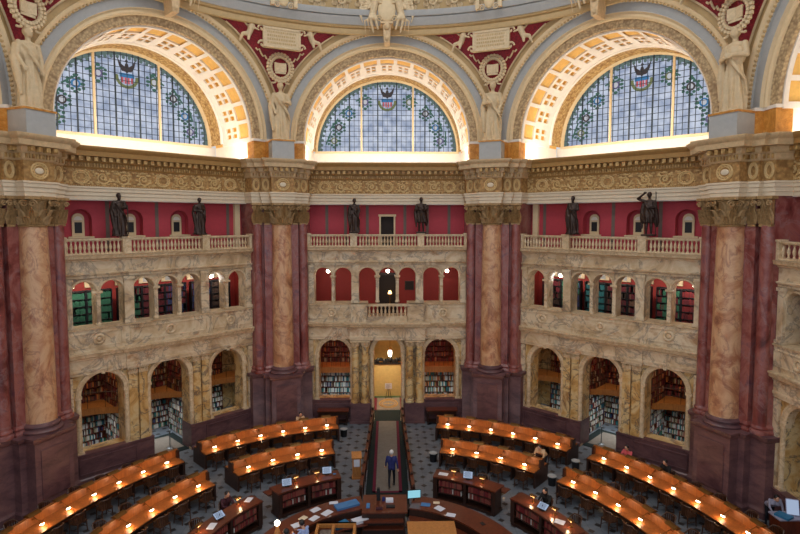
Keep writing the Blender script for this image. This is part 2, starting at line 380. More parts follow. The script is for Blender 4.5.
def leaf(g, base, out, tan, h, w, curl, m=0, rib=.07):
    """one acanthus leaf: a ribbed blade that leans out and curls over at the tip"""
    base, out, tan = Vector(base), Vector(out), Vector(tan); up = Vector((0, 0, 1)); vs = []; n = 6
    for i in range(n + 1):
        t = i / n; z = h * (t if t < .8 else .8 + (t - .8) * .3 - (t - .8) ** 2 * 2); o = curl * (t ** 2.2)
        ww = w * (0.75 + 0.5 * sin(pi * min(1, t * 1.1)) - .55 * t ** 4)
        for j, q in ((-1, 0), (-.55, rib * .7), (-.3, rib * .15), (0, rib), (.3, rib * .15), (.55, rib * .7), (1, 0)):
            vs.append(base + out * (o + q) + tan * (ww * j * .5) + up * z)
    g.add(vs, [(i * 7 + j, i * 7 + j + 1, (i + 1) * 7 + j + 1, (i + 1) * 7 + j) for i in range(n) for j in range(6)], m)
def volute(g, c, out, tan, r, sgn, m=0):
    c, out, tan = Vector(c), Vector(out), Vector(tan); up = Vector((0, 0, 1)); pts = []; rr = []
    for i in range(22):
        a = i * 0.5; q = r * (1 - i / 24)
        pts.append(c + tan * (sgn * q * cos(a)) + up * (q * sin(a)) + out * (.02 * i / 22)); rr.append(0.03 * (1 - i / 40) + 0.008)
    g.tube(pts, rr, 6, m)

def capital(r, z0, z1, cx, cy):
    g = G(); H = z1 - z0
    g.lathe((cx, cy, z0), [(r * 1.02, 0), (r * 1.1, .04), (r * 1.0, .08), (r * .96, .1), (r * .98, H * .5), (r * 1.08, H * .8), (r * 1.22, H * .88)], 24)
    for row, (n, z, h, cu, wd) in enumerate(((10, .08, .42, .22, .3), (10, .1, .74, .3, .3), (8, .5, .62, .34, .24))):
        for i in range(n):
            a = 2 * pi * (i + .5 * (row % 2)) / n; o = (cos(a), sin(a), 0)
            leaf(g, (cx + o[0] * r * .97, cy + o[1] * r * .97, z0 + z * H * .9), o, (-sin(a), cos(a), 0), h * H * .8, wd, cu, 0, .1)
    for i in range(4):
        a = pi / 4 + i * pi / 2
        for sg in (-1, 1):
            b = a + sg * .22; volute(g, (cx + cos(b) * r * 1.28, cy + sin(b) * r * 1.28, z0 + H * .76), (cos(a), sin(a), 0), (-sin(a), cos(a), 0), .15, sg)
    q = r * 1.38; ab = []
    for i in range(4):
        a = pi / 4 + i * pi / 2
        ab += [(cx + cos(a - .07) * q * 1.15, cy + sin(a - .07) * q * 1.15), (cx + cos(a + .07) * q * 1.15, cy + sin(a + .07) * q * 1.15), (cx + cos(a + pi / 4) * q * .86, cy + sin(a + pi / 4) * q * .86)]
    g.prism(ab, z1 - .13, z1)
    g.ball((cx, cy - r * 1.25, z1 - .07), (.1, .06, .1), 8)
    return g
def pil_capital(x0, x1, y, z0, z1):
    g = G(); H = z1 - z0; w = x1 - x0; cx = (x0 + x1) / 2
    g.box(x0, x1, y - .03, y + .2, z0, z0 + .09); g.box(x0 + .03, x1 - .03, y, y + .2, z0, z1 - .1); g.box(x0 - .1, x1 + .1, y - .2, y + .2, z1 - .12, z1)
    for z, h, cu, xs in ((.07, .42, .18, (-.36, 0, .36)), (.09, .72, .24, (-.5, -.18, .18, .5)), (.5, .6, .28, (-.25, .25))):
        for k in xs: leaf(g, (cx + k * w * .9, y, z0 + z * H), (0, -1, 0), (1, 0, 0), h * H * .85, .26 * w / .6, cu, 0, .08)
    for sg in (-1, 1): volute(g, (cx + sg * w * .42, y - .16, z0 + H * .76), (0, -1, 0), (1, 0, 0), .12, sg)
    return g

pier_label = {-67.5: 'leftmost massive marble pier with a tan column standing before purple pilasters',
              -22.5: 'marble pier with tan column on the left of the central arch',
              22.5: 'marble pier with tan column on the right of the central arch',
              67.5: 'rightmost massive marble pier with a mottled tan column under a winged capital'}
pier_label[67.5] = 'rightmost massive marble pier with tan column, nearest to the right edge'
def blocks_along(g, path, flip_off, z0, z1, w, depth, step):
    """modillion or dentil blocks along a plan path, projecting to the right of travel"""
    for (ax, ay), (bx, by) in zip(path[:-1], path[1:]):
        a, b = Vector((ax, ay)), Vector((bx, by)); d = b - a; L = d.length; d.normalize(); n = Vector((d.y, -d.x))
        k = int(L / step)
        if k < 1: continue
        for i in range(k):
            c = a + d * (L * (i + .5) / k) + n * (flip_off + depth / 2)
            g.obox((c.x, c.y, (z0 + z1) / 2), (d.x, d.y, 0), (n.x, n.y, 0), (0, 0, 1), w / 2, depth / 2, (z1 - z0) / 2)

def medallion(g, c, out, tan, rx, rz):
    c, out, tan = Vector(c), Vector(out), Vector(tan); up = Vector((0, 0, 1)); N = 20
    for r, rad in ((1.0, .045), (.72, .03)):
        g.tube([c + tan * rx * r * cos(2 * pi * i / N) + up * rz * r * sin(2 * pi * i / N) for i in range(N + 1)], rad, 6)
    for i in range(12):
        a = 2 * pi * i / 12; p = c + tan * rx * .87 * cos(a) + up * rz * .87 * sin(a); g.ball(p, .045, 6)

proto_pier = None
for az in (-22.5, 22.5, -67.5, 67.5):
    P = thing('marble_pier', pier_label[az], 'column', (0, 0, 0), -radians(az), 'piers at the corners of the hall')
    # origin at the foot of the pier
    P.location = (16 * sin(radians(az)), 16 * cos(radians(az)), FZ)
    def pp(name, src=None, g=None, m=None, label=None, par=None):
        if g is not None:
            g.v = [(x, y - 16, z - FZ) for x, y, z in g.v]; o = obj(name, g, m, par or P, label=label); return o
    if proto_pier is not None:
        for ch in proto_pier.children:
            c = ch.copy(); COL.objects.link(c); c.parent = P
            for sub in ch.children:
                d = sub.copy(); COL.objects.link(d); d.parent = c
        continue
    proto_pier = P
    g = G()
    g.sweep(PED, [(0.1, FZ), (0.1, -.2), (.04, -.12), (0, -.06), (0, 2.72), (.04, 2.76), (.1, 2.84), (.12, 2.98), (0.02, 3.02), (-.4, 3.02)])
    g.box(-.6, .6, 15.22, 15.3, .3, 2.4)
    pp('pedestal', g=g, m=M['plinth'])
    g = G(); g.sweep([(x, y) for x, y in PLAN], [(.12, 3.0), (.13, 3.1), (.06, 3.2), (.09, 3.3), (.0, 3.42), (.0, 11.7), (0, 12.9)])
    # pilaster strips stand a little proud of the core
    core = pp('pier_core', g=g, m=M['pilaster'])
    for x0, x1, y in ((-1.6, -1.06, 16.24), (1.06, 1.6, 16.24)):
        g = G(); g.tube([((x0 + x1) / 2, y + .12, 3.35), ((x0 + x1) / 2, y + .12, 11.7)], [.27, .26], 20); g.lathe(((x0 + x1) / 2, y + .12, 3.0), [(.36, 0), (.38, .08), (.36, .16), (.3, .2), (.33, .28), (.3, .34), (.27, .38)], 20)
        pp('side_shaft', g=g, m=M['pilaster'])
        pp('side_capital', g=pil_capital(x0 + .02, x1 - .02, y - .08, 11.66, 12.9), m=M['bronze_cap'])
    for x0, x1, y in ((-.98, -.66, 16.08), (.66, .98, 16.08)):
        pp('side_capital', g=pil_capital(x0, x1, y, 11.66, 12.9), m=M['bronze_cap'])
    g = G(); g.lathe((0, 16.0, 3.4), [(.6, 0)] + [(.6 - .07 * (t / 12) ** 1.6, 8.26 * t / 12) for t in range(13)], 40)
    pp('column_shaft', g=g, m=M['shaft'], label='mottled tan marble column shaft')
    g = G(); g.lathe((0, 16.0, 3.0), [(.78, 0), (.82, .05), (.83, .1), (.78, .16), (.68, .19), (.68, .23), (.73, .28), (.72, .34), (.64, .38), (.6, .42)], 40)
    pp('column_base', g=g, m=M['plinth'])
    pp('capital', g=capital(.54, 11.64, 12.9, 0, 16.0), m=M['bronze_cap'])
    g = G(); g.sweep(ENT, ARCHIT); pp('architrave', g=g, m=M['ivory'])
    g = G(); g.sweep(ENT, FRIEZE); nf_ = len(g.m)
    for x, y in ((0, 15.44), (-1.37, 16.19), (1.37, 16.19), (-.88, 15.94), (.88, 15.94)):
        medallion(g, (x, y, 13.94), (0, -1, 0), (1, 0, 0), .34 if x == 0 else .17, .32)
    g.m[nf_:] = [1] * (len(g.m) - nf_); fr = pp('frieze', g=g, m=[M['gold_ground'], M['gold_light']])
    g = G(); g.ball((0, 15.44, 13.94), (.19, .03, .13), 14); pp('medallion_plate', g=g, m=M['ivory'])
    g = G(); g.sweep(ENT, CORN); co = pp('cornice', g=g, m=M['gilt_ivory'])
    g = G(); blocks_along(g, ENT[1:-1], .06, 14.42, 14.6, .07, .07, .13); blocks_along(g, ENT[1:-1], .15, 14.68, 14.88, .16, .24, .3)
    pp('modillions', g=g, m=M['gold'])

# ================================================================== FACES
UW = 6.35
CEN_UP = [-3.92, -2.7, -1.22, 0, 1.22, 2.7, 3.92]

def scroll_unit(g, u, w, z, r, sg):
    """one acanthus scroll of the frieze: spiral stem, rosette and leaves"""
    pts = [(u + sg * r * (1 - t / 26) * cos(t * .42 + pi), w - .03, z + r * (1 - t / 26) * sin(t * .42 + pi)) for t in range(25)]
    g.tube(pts, [.05 - .0012 * t for t in range(25)], 5)
    for k in range(6):
        a = k * pi / 3; g.ball((u + .09 * cos(a), w - .02, z + .09 * sin(a)), (.06, .05, .06), 6)
    for a in (.6, 1.5, 2.4, 3.6, 4.6, 5.5):
        g.ball((u + sg * (r * 1.02) * cos(a), w - .01, z + r * 1.02 * sin(a)), (.12, .05, .07), 6)

FR = {}
def frieze_mesh():
    g = G(); w = 16.37
    g.add([(-6.4, w, 13.5), (6.4, w, 13.5), (6.4, w, 14.36), (-6.4, w, 14.36)], [(0, 1, 2, 3)])
    x = -4.9; k = 0
    for i in range(11):
        u = -4.75 + i * .95
        if i % 4 == 1 or i == 5 or i == 9: medallion(g, (u, w - .02, 13.93), (0, -1, 0), (1, 0, 0), .34, .3)
        else: scroll_unit(g, u, w, 13.93, .32, 1 if i % 2 else -1)
    rf = random.Random(5)
    for x in range(260):
        lx = rf.uniform(-5.1, 5.1); lz = rf.choice((rf.uniform(13.58, 13.7), rf.uniform(14.16, 14.3), rf.uniform(13.6, 14.28))); g.ball((lx, w, lz), (rf.uniform(.03, .09), .04, rf.uniform(.03, .06)), 6)
    for x in range(100): g.ball((-5 + x * .1, w - .03, 13.54), .03, 5)
    g.m = [0] + [1] * (len(g.m) - 1); return g.mesh('frieze', [M['gold_ground'], M['gold_light']])
def cove_items(): pass

def baluster_mesh(h=.62):
    g = G(); g.box(-.06, .06, -.06, .06, 0, .05); g.box(-.06, .06, -.06, .06, h - .05, h)
    g.lathe((0, 0, 0), [(.04, .05), (.055, .08), (.035, .12), (.06, .2), (.075, .27), (.06, .36), (.035, .46), (.03, .5), (.05, .53), (.04, h - .05)], 10)
    return g.mesh('baluster', M['siena_light'])
BAL = baluster_mesh(); BAL2 = baluster_mesh(.62)

def build_screen(k):
    rz = -radians(45 * k); cen = (k == 0); nm = WN[k]; back = abs(k) == 2
    # ---- lower storey
    g = G(); hs = .95
    ops = [(-3.25, hs, .88, 3.66), (3.25, hs, .88, 3.66), (0, .84 if cen else 1.0, FZ, 3.86 if cen else 3.66)]
    arcwall(g, -5.15, 5.15, FZ, 4.85, 16.15, 17.0, ops)
    root = struct('wall_' + nm + '_screen', g, M['siena_low'], rz=rz)
    def part(name, g, m, label=None, par=None, dy=0.0): return obj(name, g, m, par or root, label=label, loc=(0, dy, 0))
    # dado of purple marble
    g = G(); dd = .98
    for s in (-1, 1):
        a, b = (-5.1, -dd) if s < 0 else (dd, 5.1)
        path = [(a, 15.82), (b, 15.82)] if s < 0 else [(a, 15.82), (b, 15.82)]
        g.sweep(path, [(.06, FZ), (.06, FZ + .16), (.0, FZ + .22), (0, .76), (.05, .8), (.06, .9), (-.3, .91)])
        g.box(min(a, b) if s > 0 else b - .02, (a + .02) if s > 0 else max(a, b), 15.8, 16.92, FZ, .9)
        c = (a + b) / 2 + s * .1
        for x0, x1, z0, z1 in ((c - 1.3, c + 1.3, -.1, -.05), (c - 1.3, c + 1.3, .6, .65), (c - 1.3, c - 1.25, -.1, .65), (c + 1.25, c + 1.3, -.1, .65)): g.box(x0, x1, 15.78, 15.83, z0, z1)
    part('dado', g, M['plinth'], dy=.15)
    # archivolts, keystones, imposts
    for c, h, sill, spr in ops:
        g = G(); g.arc(c, spr, [(h - .01, 16.3), (h, 15.97), (h + .06, 15.93), (h + .14, 15.93), (h + .17, 15.9), (h + .24, 15.9), (h + .26, 16.01)], 28)
        g.prismy([(c - .07, spr + h - .03), (c + .07, spr + h - .03), (c + .12, spr + h + .34), (c - .12, spr + h + .34)], 15.82, 16.0)
        part('archivolt', g, M['siena_light'], dy=.15)
        for s in (-1, 1):
            x = c + s * (h + .13); g = G(); g.box(x - .15, x + .15, 15.92, 16.2, spr - .14, spr)
            g.tube([(x, 16.0, sill + .1), (x, 16.0, spr - .14)], [.13, .12], 12); g.box(x - .16, x + .16, 15.84, 16.1, sill, sill + .12)
            part('arch_column', g, M['siena_light'], dy=.15)
    # pilaster pairs or free columns between the arches
    for s in (-1, 1):
        if cen:
            g = G(); x0, x1 = sorted((s * 1.06, s * 2.26)); g.box(x0, x1, 15.0, 15.6, FZ, .66); g.box(x0 - .05, x1 + .05, 14.95, 15.6, .66, .78); g.box(x0 - .05, x1 + .05, 14.95, 15.6, FZ, FZ + .14)
            part('column_pedestal', g, M['plinth'], dy=.58)
            for x in (1.36, 1.96):
                g = G(); g.lathe((s * x, 15.25, .78), [(.29, 0), (.3, .08), (.25, .12), (.27, .18), (.235, .22), (.23, .4), (.205, 3.4), (.2, 3.5)], 24)
                cl = part('porch_column', g, M['siena_low'], dy=.58)
                g = G(); g.lathe((s * x, 15.25, 4.25), [(.2, 0), (.23, .03), (.2, .07), (.22, .2), (.28, .3)], 16); g.box(s * x - .3, s * x + .3, 14.97, 15.53, 4.55, 4.63)
                for i in range(8):
                    a = i * pi / 4; leaf(g, (s * x + .2 * cos(a), 15.25 + .2 * sin(a), 4.3), (cos(a), sin(a), 0), (-sin(a), cos(a), 0), .24, .16, .09)
                obj('column_capital', g, M['siena_light'], cl)
        else:
            for x in (1.4, 1.9):
                g = G(); g.box(s * x - .2, s * x + .2, 15.86, 16.0, .9, 4.45); g.box(s * x - .23, s * x + .23, 15.82, 16.0, .9, 1.14)
                pl = part('pilaster', g, M['siena_low'], dy=.15)
                g = G(); g.box(s * x - .22, s * x + .22, 15.83, 16.0, 4.3, 4.42); g.box(s * x - .26, s * x + .26, 15.78, 16.0, 4.56, 4.64)
                for q in (-.12, .12): leaf(g, (s * x + q, 15.86, 4.32), (0, -1, 0), (1, 0, 0), .28, .2, .08)
                obj('pilaster_capital', g, M['siena_light'], pl)
        g = G(); x0, x1 = sorted((s * 4.55, s * 5.0)); g.box(x0, x1, 15.86, 16.02, .9, 4.6); part('corner_pilaster', g, M['siena'], dy=.15)
    # entablature over the lower storey; it breaks forward over the porch
    if cen: path = [(-5.1, 15.97), (-2.28, 15.97), (-2.28, 15.6), (2.28, 15.6), (2.28, 15.97), (5.1, 15.97)]
    else: path = [(-5.1, 15.97), (-2.2, 15.97), (-2.2, 15.88), (2.2, 15.88), (2.2, 15.97), (5.1, 15.97)]
    g = G(); g.sweep(path, [(-.15, 4.64), (0, 4.66), (0, 4.78), (.03, 4.8), (.03, 4.9), (0, 4.92), (0, 5.34), (.06, 5.38), (.06, 5.44)]); part('lower_frieze', g, M['siena'])
    g = G(); g.sweep(path, [(.04, 5.42), (.12, 5.46), (.22, 5.52), (.24, 5.62), (.3, 5.68), (.3, 5.74), (-.35, 5.76)]); part('lower_cornice', g, M['siena_light'])
    if cen:
        g = G(); g.box(-2.25, 2.25, 15.63, 16.2, 4.66, 5.7); part('porch_soffit', g, M['siena'])
    # parapet of the upper arcade
    g = G()
    if cen: g.box(-5.1, -1.2, 15.92, 16.85, 5.7, 6.82); g.box(1.2, 5.1, 15.92, 16.85, 5.7, 6.82); g.box(-1.2, 1.2, 15.92, 16.85, 5.7, 6.1)
    else: g.box(-5.1, 5.1, 15.92, 16.85, 5.7, 6.82)
    for x0, x1 in ((-4.75, -2.35), (2.35, 4.75)) + (() if cen else ((-2.0, 2.0),)):
        for a, b, c_, d in ((x0, x1, 5.95, 6.0), (x0, x1, 6.6, 6.65), (x0, x0 + .05, 5.95, 6.65), (x1 - .05, x1, 5.95, 6.65)): g.box(a, b, 15.88, 15.93, c_, d)
    part('parapet', g, M['siena'])
    for x in (-3.4, 3.4) if cen else (-3.4, 0, 3.4):
        g = G(); g.arc(x, 6.3, [(.13, 15.92), (.14, 15.86), (.2, 15.83), (.26, 15.86), (.27, 15.93)], 24, 0, 2 * pi); g.ball((x, 15.9, 6.3), (.12, .04, .12), 12); part('roundel', g, M['siena_light'])
    g = G()
    for xa, xb in (((-5.1, -1.2), (1.2, 5.1)) if cen else ((-5.1, 5.1),)): g.sweep([(xa, 15.92), (xb, 15.92)], [(0, 6.78), (.06, 6.8), (.08, 6.88), (-.9, 6.9)])
    part('sill_course', g, M['siena_light'])
    if cen:   # projecting balcony with its balusters
        g = G(); g.box(-2.2, -1.22, 15.62, 15.95, 5.74, 6.86); g.box(1.22, 2.2, 15.62, 15.95, 5.74, 6.86)
        g.box(-1.25, 1.25, 15.62, 15.85, 5.74, 6.12); g.box(-2.24, 2.24, 15.57, 15.88, 6.74, 6.86); part('balcony_parapet', g, M['siena'])
        for i in range(10):
            o = obj('balcony_baluster', BAL2, None, root); o.location = (-1.08 + i * .24, 15.73, 6.12)
    # ---- upper arcade of seven arches
    g = G(); up = [(c, .52, 6.9, 8.52) for c in CEN_UP]
    arcwall(g, -5.1, 5.1, 6.9, 9.35, 16.1, 16.8, up); part('upper_arcade', g, M['siena'])
    for c in CEN_UP:
        g = G(); g.arc(c, 8.52, [(.515, 16.3), (.52, 16.07), (.55, 16.04), (.62, 16.04), (.63, 16.11)], 24)
        part('archivolt', g, M['siena_light'])
    for x in (-3.31, 3.31, -.61, .61):
        g = G(); g.lathe((x, 16.2, 6.9), [(.14, 0), (.14, .08), (.11, .12), (.1, .2), (.09, 1.35), (.12, 1.4), (.1, 1.44), (.15, 1.56)], 16); g.box(x - .17, x + .17, 16.0, 16.4, 8.46, 8.56)
        part('arcade_column', g, M['siena_light'])
    for x, h in ((-4.62, .16), (4.62, .16), (-1.96, .22), (1.96, .22)):
        g = G(); g.box(x - h, x + h, 15.96, 16.2, 6.9, 9.2); g.box(x - h - .04, x + h + .04, 15.9, 16.2, 6.9, 7.05); g.box(x - h - .04, x + h + .04, 15.9, 16.2, 9.05, 9.2); part('arcade_pilaster', g, M['siena'])
    # crowning entablature of the screen
    path = [(-5.1, 15.98), (5.1, 15.98)]
    g = G(); g.sweep(path, [(-.1, 9.2), (.02, 9.22), (.02, 9.32), (.1, 9.36), (.12, 9.42), (0, 9.46), (0, 9.98), (.06, 10.02), (.06, 10.08)]); part('upper_frieze', g, M['siena'])
    g = G(); g.sweep(path, [(.05, 10.05), (.14, 10.1), (.26, 10.14), (.28, 10.24), (.32, 10.3), (-1.1, 10.31)]); part('upper_cornice', g, M['siena_light'])
    # ---- balustrade
    B = thing('balustrade', {0: 'pale marble balustrade on the central screen, in front of the dark doorway', -1: 'pale marble balustrade crowning the left marble screen', 1: 'pale marble balustrade crowning the right marble screen', 2: 'short end of marble balustrade at the far right edge', -2: 'marble balustrade beyond the leftmost pier'}[k], 'balustrade', rz=rz, group='balustrades on the marble screens')
    B.location = (15.98 * sin(-rz), 15.98 * cos(-rz), 10.31)
    def bp(n_, g, m):
        g.v = [(x, y - 15.98, z - 10.31) for x, y, z in g.v]; return obj(n_, g, m, B)
    g = G(); g.sweep([(-5.05, 15.9), (5.05, 15.9)], [(0, 10.31), (0, 10.38), (-.18, 10.38), (-.18, 10.31)]); bp('base_rail', g, M['siena_light'])
    g = G(); g.box(-5.05, 5.05, 15.84, 16.12, 11.0, 11.07); g.box(-5.05, 5.05, 15.88, 16.08, 10.95, 11.0); bp('top_rail', g, M['siena_light'])
    blocks = [-4.85, -2.03, 2.03, 4.85]
    for x in blocks:
        g = G(); g.box(x - .2, x + .2, 15.82, 16.14, 10.31, 11.12); g.box(x - .24, x + .24, 15.78, 16.18, 11.05, 11.14); bp('pedestal_block', g, M['siena_light'])
    if not back:
        x = -4.6
        while x < 4.62:
            if min(abs(x - b) for b in blocks) > .24:
                o = obj('baluster', BAL, None, B); o.location = (x, 0, .06)
            x += .185
    else:
        x = -4.6
        while x < 4.62:
            if min(abs(x - b) for b in blocks) > .24:
                o = obj('baluster', BAL, None, B); o.location = (x, 0, .06)
            x += .3
    return root

for k in (0, -1, 1, -2, 2): build_screen(k)

# ---- the walls behind and above the screens
FRM = frieze_mesh()
def win_niche(g_wall_ops, u): pass
niches = {0: [], -1: [-3.7, -1.3, 1.1], 1: [-1.1, 1.3, 3.7], -2: [-1.1, 1.3, 3.7], 2: [-3.7, -1.3, 1.1]}
nwin = [0]
for k in (0, -1, 1, -2, 2):
    rz = -radians(45 * k); nm = WN[k]
    # red gallery wall
    g = G(); ops = [(u, .5, 11.12, 11.95) for u in niches[k]]
    if k == 0:
        g.box(-6.2, -.42, 17.0, 17.4, 10.2, 12.95); g.box(.42, 6.2, 17.0, 17.4, 10.2, 12.95); g.box(-.42, .42, 17.0, 17.4, 12.15, 12.95)
    else: arcwall(g, -6.2, 6.2, 10.2, 12.95, 17.0, 17.45, ops)
    wroot = struct('wall_' + nm + '_gallery', g, M['redwall'], rz=rz)
    g = G(); g.box(-5.15, 5.15, 16.0, 17.1, 9.9, 10.3); obj('gallery_walkway', g, M['siena_light'], wroot)
    for u in ({0: [-3.75, -2.6, -1.24, 1.1, 2.5, 3.85], -1: [-2.5, -.1, 2.4, 3.95], 1: [-3.95, -2.4, .1, 2.5], 2: [-2.5, -.1, 2.4], -2: [.1, 2.5, -2.4]}[k]):
        g = G(); g.box(u - .09, u + .09, 16.985, 17.0, 10.4, 12.9); obj('painted_border', g, M['stripe'], wroot)
    if k in (-1, 1):
        s = -k; g = G(); g.box(min(s * 4.3, s * 4.62), max(s * 4.3, s * 4.62), 16.8, 17.02, 10.3, 12.9); obj('wall_pilaster', g, M['cream'], wroot)
    if k == 0:
        D = struct('door_1', G().box(-.42, .42, 17.2, 17.3, 10.3, 12.15), M['dark'], rz=rz)
        g = G(); g.box(-.5, -.4, 16.95, 17.1, 10.3, 12.25); g.box(.4, .5, 16.95, 17.1, 10.3, 12.25); g.box(-.55, .55, 16.92, 17.1, 12.15, 12.28); obj('door_frame', g, M['cream'], D)
    for u in niches[k]:
        nwin[0] += 1
        g = G(); g.prismy([(u - .27, 11.12), (u + .27, 11.12)] + [(u + .27 * cos(pi * i / 12), 11.98 + .27 * sin(pi * i / 12)) for i in range(13)], 17.36, 17.44); g.box(u - .56, u + .56, 16.9, 17.4, 11.06, 11.14)
        Wd = struct('window_%d' % (nwin[0] + 10), g, M['cream'], rz=rz)
        g = G(); g.box(u - .6, u + .6, 17.44, 17.5, 11.0, 12.6); obj('niche_back', g, M['redwall'], Wd)
        g = G(); g.box(u - .16, u + .16, 17.345, 17.37, 11.3, 11.82); obj('window_pane', g, M['black'], Wd)
        g = G(); g.prismy([(u + .19 * cos(pi * i / 12), 11.92 + .19 * sin(pi * i / 12)) for i in range(13)], 17.34, 17.37); obj('window_head', g, M['white'], Wd)
    # main entablature
    g = G(); g.sweep([(-6.3, 16.37), (6.3, 16.37)], ARCHIT); tr = struct('trim_%s_entablature' % nm, g, M['ivory'], rz=rz)
    o = obj('frieze', FRM, None, tr)
    g = G(); g.sweep([(-6.3, 16.37), (6.3, 16.37)], CORN); obj('cornice', g, M['gold_flat'], tr)
    g = G(); blocks_along(g, [(-5, 16.37), (5, 16.37)], .06, 14.42, 14.6, .07, .07, .13); blocks_along(g, [(-5, 16.37), (5, 16.37)], .15, 14.68, 14.88, .16, .24, .32)
    obj('modillions', g, M['gold'], tr)
    g = G(); g.box(-6.0, 6.0, 16.4, 17.4, 12.86, 12.92); g.box(-6.2, 6.2, 16.0, 21.5, 15.1, 15.3); obj('cove_floor', g, M['white'], tr)
    # lunette wall: great arch and coffered barrel
    g = G(); SPR = 16.7
    prof = [(4.9, 21.7), (5.02, 21.7), (5.04, 21.0), (5.05, 16.72)]
    g.arc(0, SPR, prof, 60)
    for s in (-1, 1): g.add([(s * 5.05, 16.72, 15.2), (s * 5.04, 21.0, 15.2), (s * 5.04, 21.0, SPR), (s * 5.05, 16.72, SPR)], [(0, 1, 2, 3)])
    vr = struct('ceiling_%s_vault' % nm, g, M['coffer'], rz=rz)
    # white coffer grid in relief
    g = G(); N = 15; r0, r1 = 5.05, 4.95
    def rib_arc(y0, y1, rr=r1): g.arc(0, SPR, [(r0, y0), (rr, y0), (rr, y1), (r0, y1)], 60)
    for y0, y1 in ((16.75, 16.95), (18.0, 18.22), (18.7, 18.9), (19.38, 19.9)): rib_arc(y0, y1)
    for i in range(N + 1):
        a = pi * i / N; e = .022
        for y0, y1, dup_ in ((16.95, 18.0, 0), (18.15, 18.75, 0), (18.85, 19.45, 0)):
            a0, a1 = max(0, a - e), min(pi, a + e)
            g.arc(0, SPR, [(r0, y0), (r1, y0), (r1, y1), (r0, y1)], 2, a0, a1)
    for i in range(N):
        for y0, y1 in ((18.22, 18.7), (18.9, 19.38)):
            for f0, f1 in ((0, .2), (.44, .56), (.8, 1)): g.arc(0, SPR, [(r0, y0), (r1, y0), (r1, y1), (r0, y1)], 2, pi * (i + f0) / N, pi * (i + f1) / N)
    g.arc(0, SPR, [(5.04, 19.9), (4.9, 19.95), (4.88, 20.1), (4.96, 20.15)], 60)
    for s in (-1, 1):
        x0, x1 = sorted((s * 5.1, s * 4.94)); g.box(x0, x1, 16.75, 19.95, SPR - .16, SPR + .02); x0, x1 = sorted((s * 5.1, s * 5.035)); g.box(x0, x1, 17.0, 21.0, 15.2, SPR - .16)
    obj('coffer_ribs', g, M['white'], vr)
    g = G()
    for i in range(N * 2):
        a = pi * (i // 2 + (.32 if i % 2 == 0 else .68)) / N
        for y in (18.46, 19.14):
            n_ = Vector((-cos(a), 0, -sin(a))); t = Vector((-sin(a), 0, cos(a))); c = Vector((5.03 * cos(a), y, SPR + 5.03 * sin(a)))
            g.obox(c, t, (0, 1, 0), n_, .09, .16, .02)
            for j in range(6):
                b = j * pi / 3; g.ball(c + t * .05 * cos(b) + Vector((0, 1, 0)) * .07 * sin(b) + n_ * .03, .035, 6)
    obj('coffer_rosettes', g, M['rosette'], vr)
    g = G(); g.arc(0, SPR, [(5.03, 20.1), (4.99, 20.15), (4.93, 21.2), (4.9, 21.35)], 60); obj('guilloche_band', g, M['gold'], vr)
    # archivolt seen from the hall
    g = G(); g.arc(0, SPR, [(5.03, 16.95), (5.02, 16.68), (5.07, 16.6), (5.42, 16.56), (5.45, 16.52)], 72); av = struct('trim_%s_arch' % nm, g, M['guilloche'], rz=rz)
    g = G(); g.arc(0, SPR, [(5.44, 16.54), (5.46, 16.44), (5.54, 16.38), (5.64, 16.42), (5.7, 16.38), (5.75, 16.32)], 72); obj('cream_moulding', g, M['cream'], av)
    g = G(); g.arc(0, SPR, [(5.75, 16.33), (5.78, 16.36), (6.14, 16.3), (6.18, 16.22)], 72); obj('grey_band', g, M['grey_plaster'], av)
    g = G(); g.arc(0, SPR, [(6.17, 16.24), (6.24, 16.14), (6.28, 16.08), (6.36, 16.04), (6.42, 16.02), (6.45, 16.1)], 72); obj('outer_moulding', g, M['cream'], av)
    g = G()
    for i in range(101):
        a = pi * (i + .5) / 101; g.ball((6.2 * cos(a), 16.17, SPR + 6.2 * sin(a)), (.065, .08, .065), 6)
    obj('bead_row', g, M['tan'], av)
    for s in (-1, 1):     # ochre blocks under the springing
        g = G(); x0, x1 = sorted((s * 5.0, s * 5.8)); g.box(x0, x1, 16.5, 17.2, 15.3, SPR - .12); x0, x1 = sorted((s * 5.74, s * 6.6)); g.box(x0, x1, 16.15, 17.0, 15.3, SPR - .12)
        b_ = obj('springer_block', g, M['ochre'], av)
        g = G(); x0, x1 = sorted((s * 4.96, s * 5.82)); g.box(x0, x1, 16.46, 17.2, SPR - .12, SPR + .02); x0, x1 = sorted((s * 5.72, s * 6.6)); g.box(x0, x1, 16.1, 17.0, SPR - .12, SPR + .02); obj('impost_band', g, M['white'], b_)
    # lunette window
    R = 4.9; wy = 21.6
    g = G(); g.box(-5.3, 5.3, wy - .05, wy + .15, 14.5, SPR - .06)
    lw = struct('wall_%s_under_lunette' % nm, g, M['white'], rz=rz)
    g = G(); pts = [(R * cos(pi * i / 48), SPR + R * sin(pi * i / 48)) for i in range(49)]
    g.prismy(pts, wy, wy + .04); wn = struct('window_%d' % (k + 3), g, M['glass'], rz=rz)
    g = G(); g.arc(0, SPR, [(4.99, wy - .26), (4.9, wy - .3), (4.83, wy - .2), (4.81, wy - .02)], 60); g.box(-5.0, 5.0, wy - .14, wy, SPR - .1, SPR + .04)
    for x in (-1.78, 1.78): g.box(x - .06, x + .06, wy - .14, wy, SPR, SPR + sqrt(4.82 ** 2 - x * x))
    obj('window_frame', g, M['cream'], wn)
    g = G()
    for i in range(-14, 15):
        x = i * .327; thick = (i % 3 == 0) if False else i in (-14, -12, -9, -7, -2, 2, 7, 9, 12, 14, -11)
        if abs(x) < 4.75:
            e = .04 if i in (-11, -8, -2, 2, 8, 11) else .014
            g.box(x - e, x + e, wy - .05, wy, SPR, SPR + sqrt(4.81 ** 2 - x * x))
    j = 1
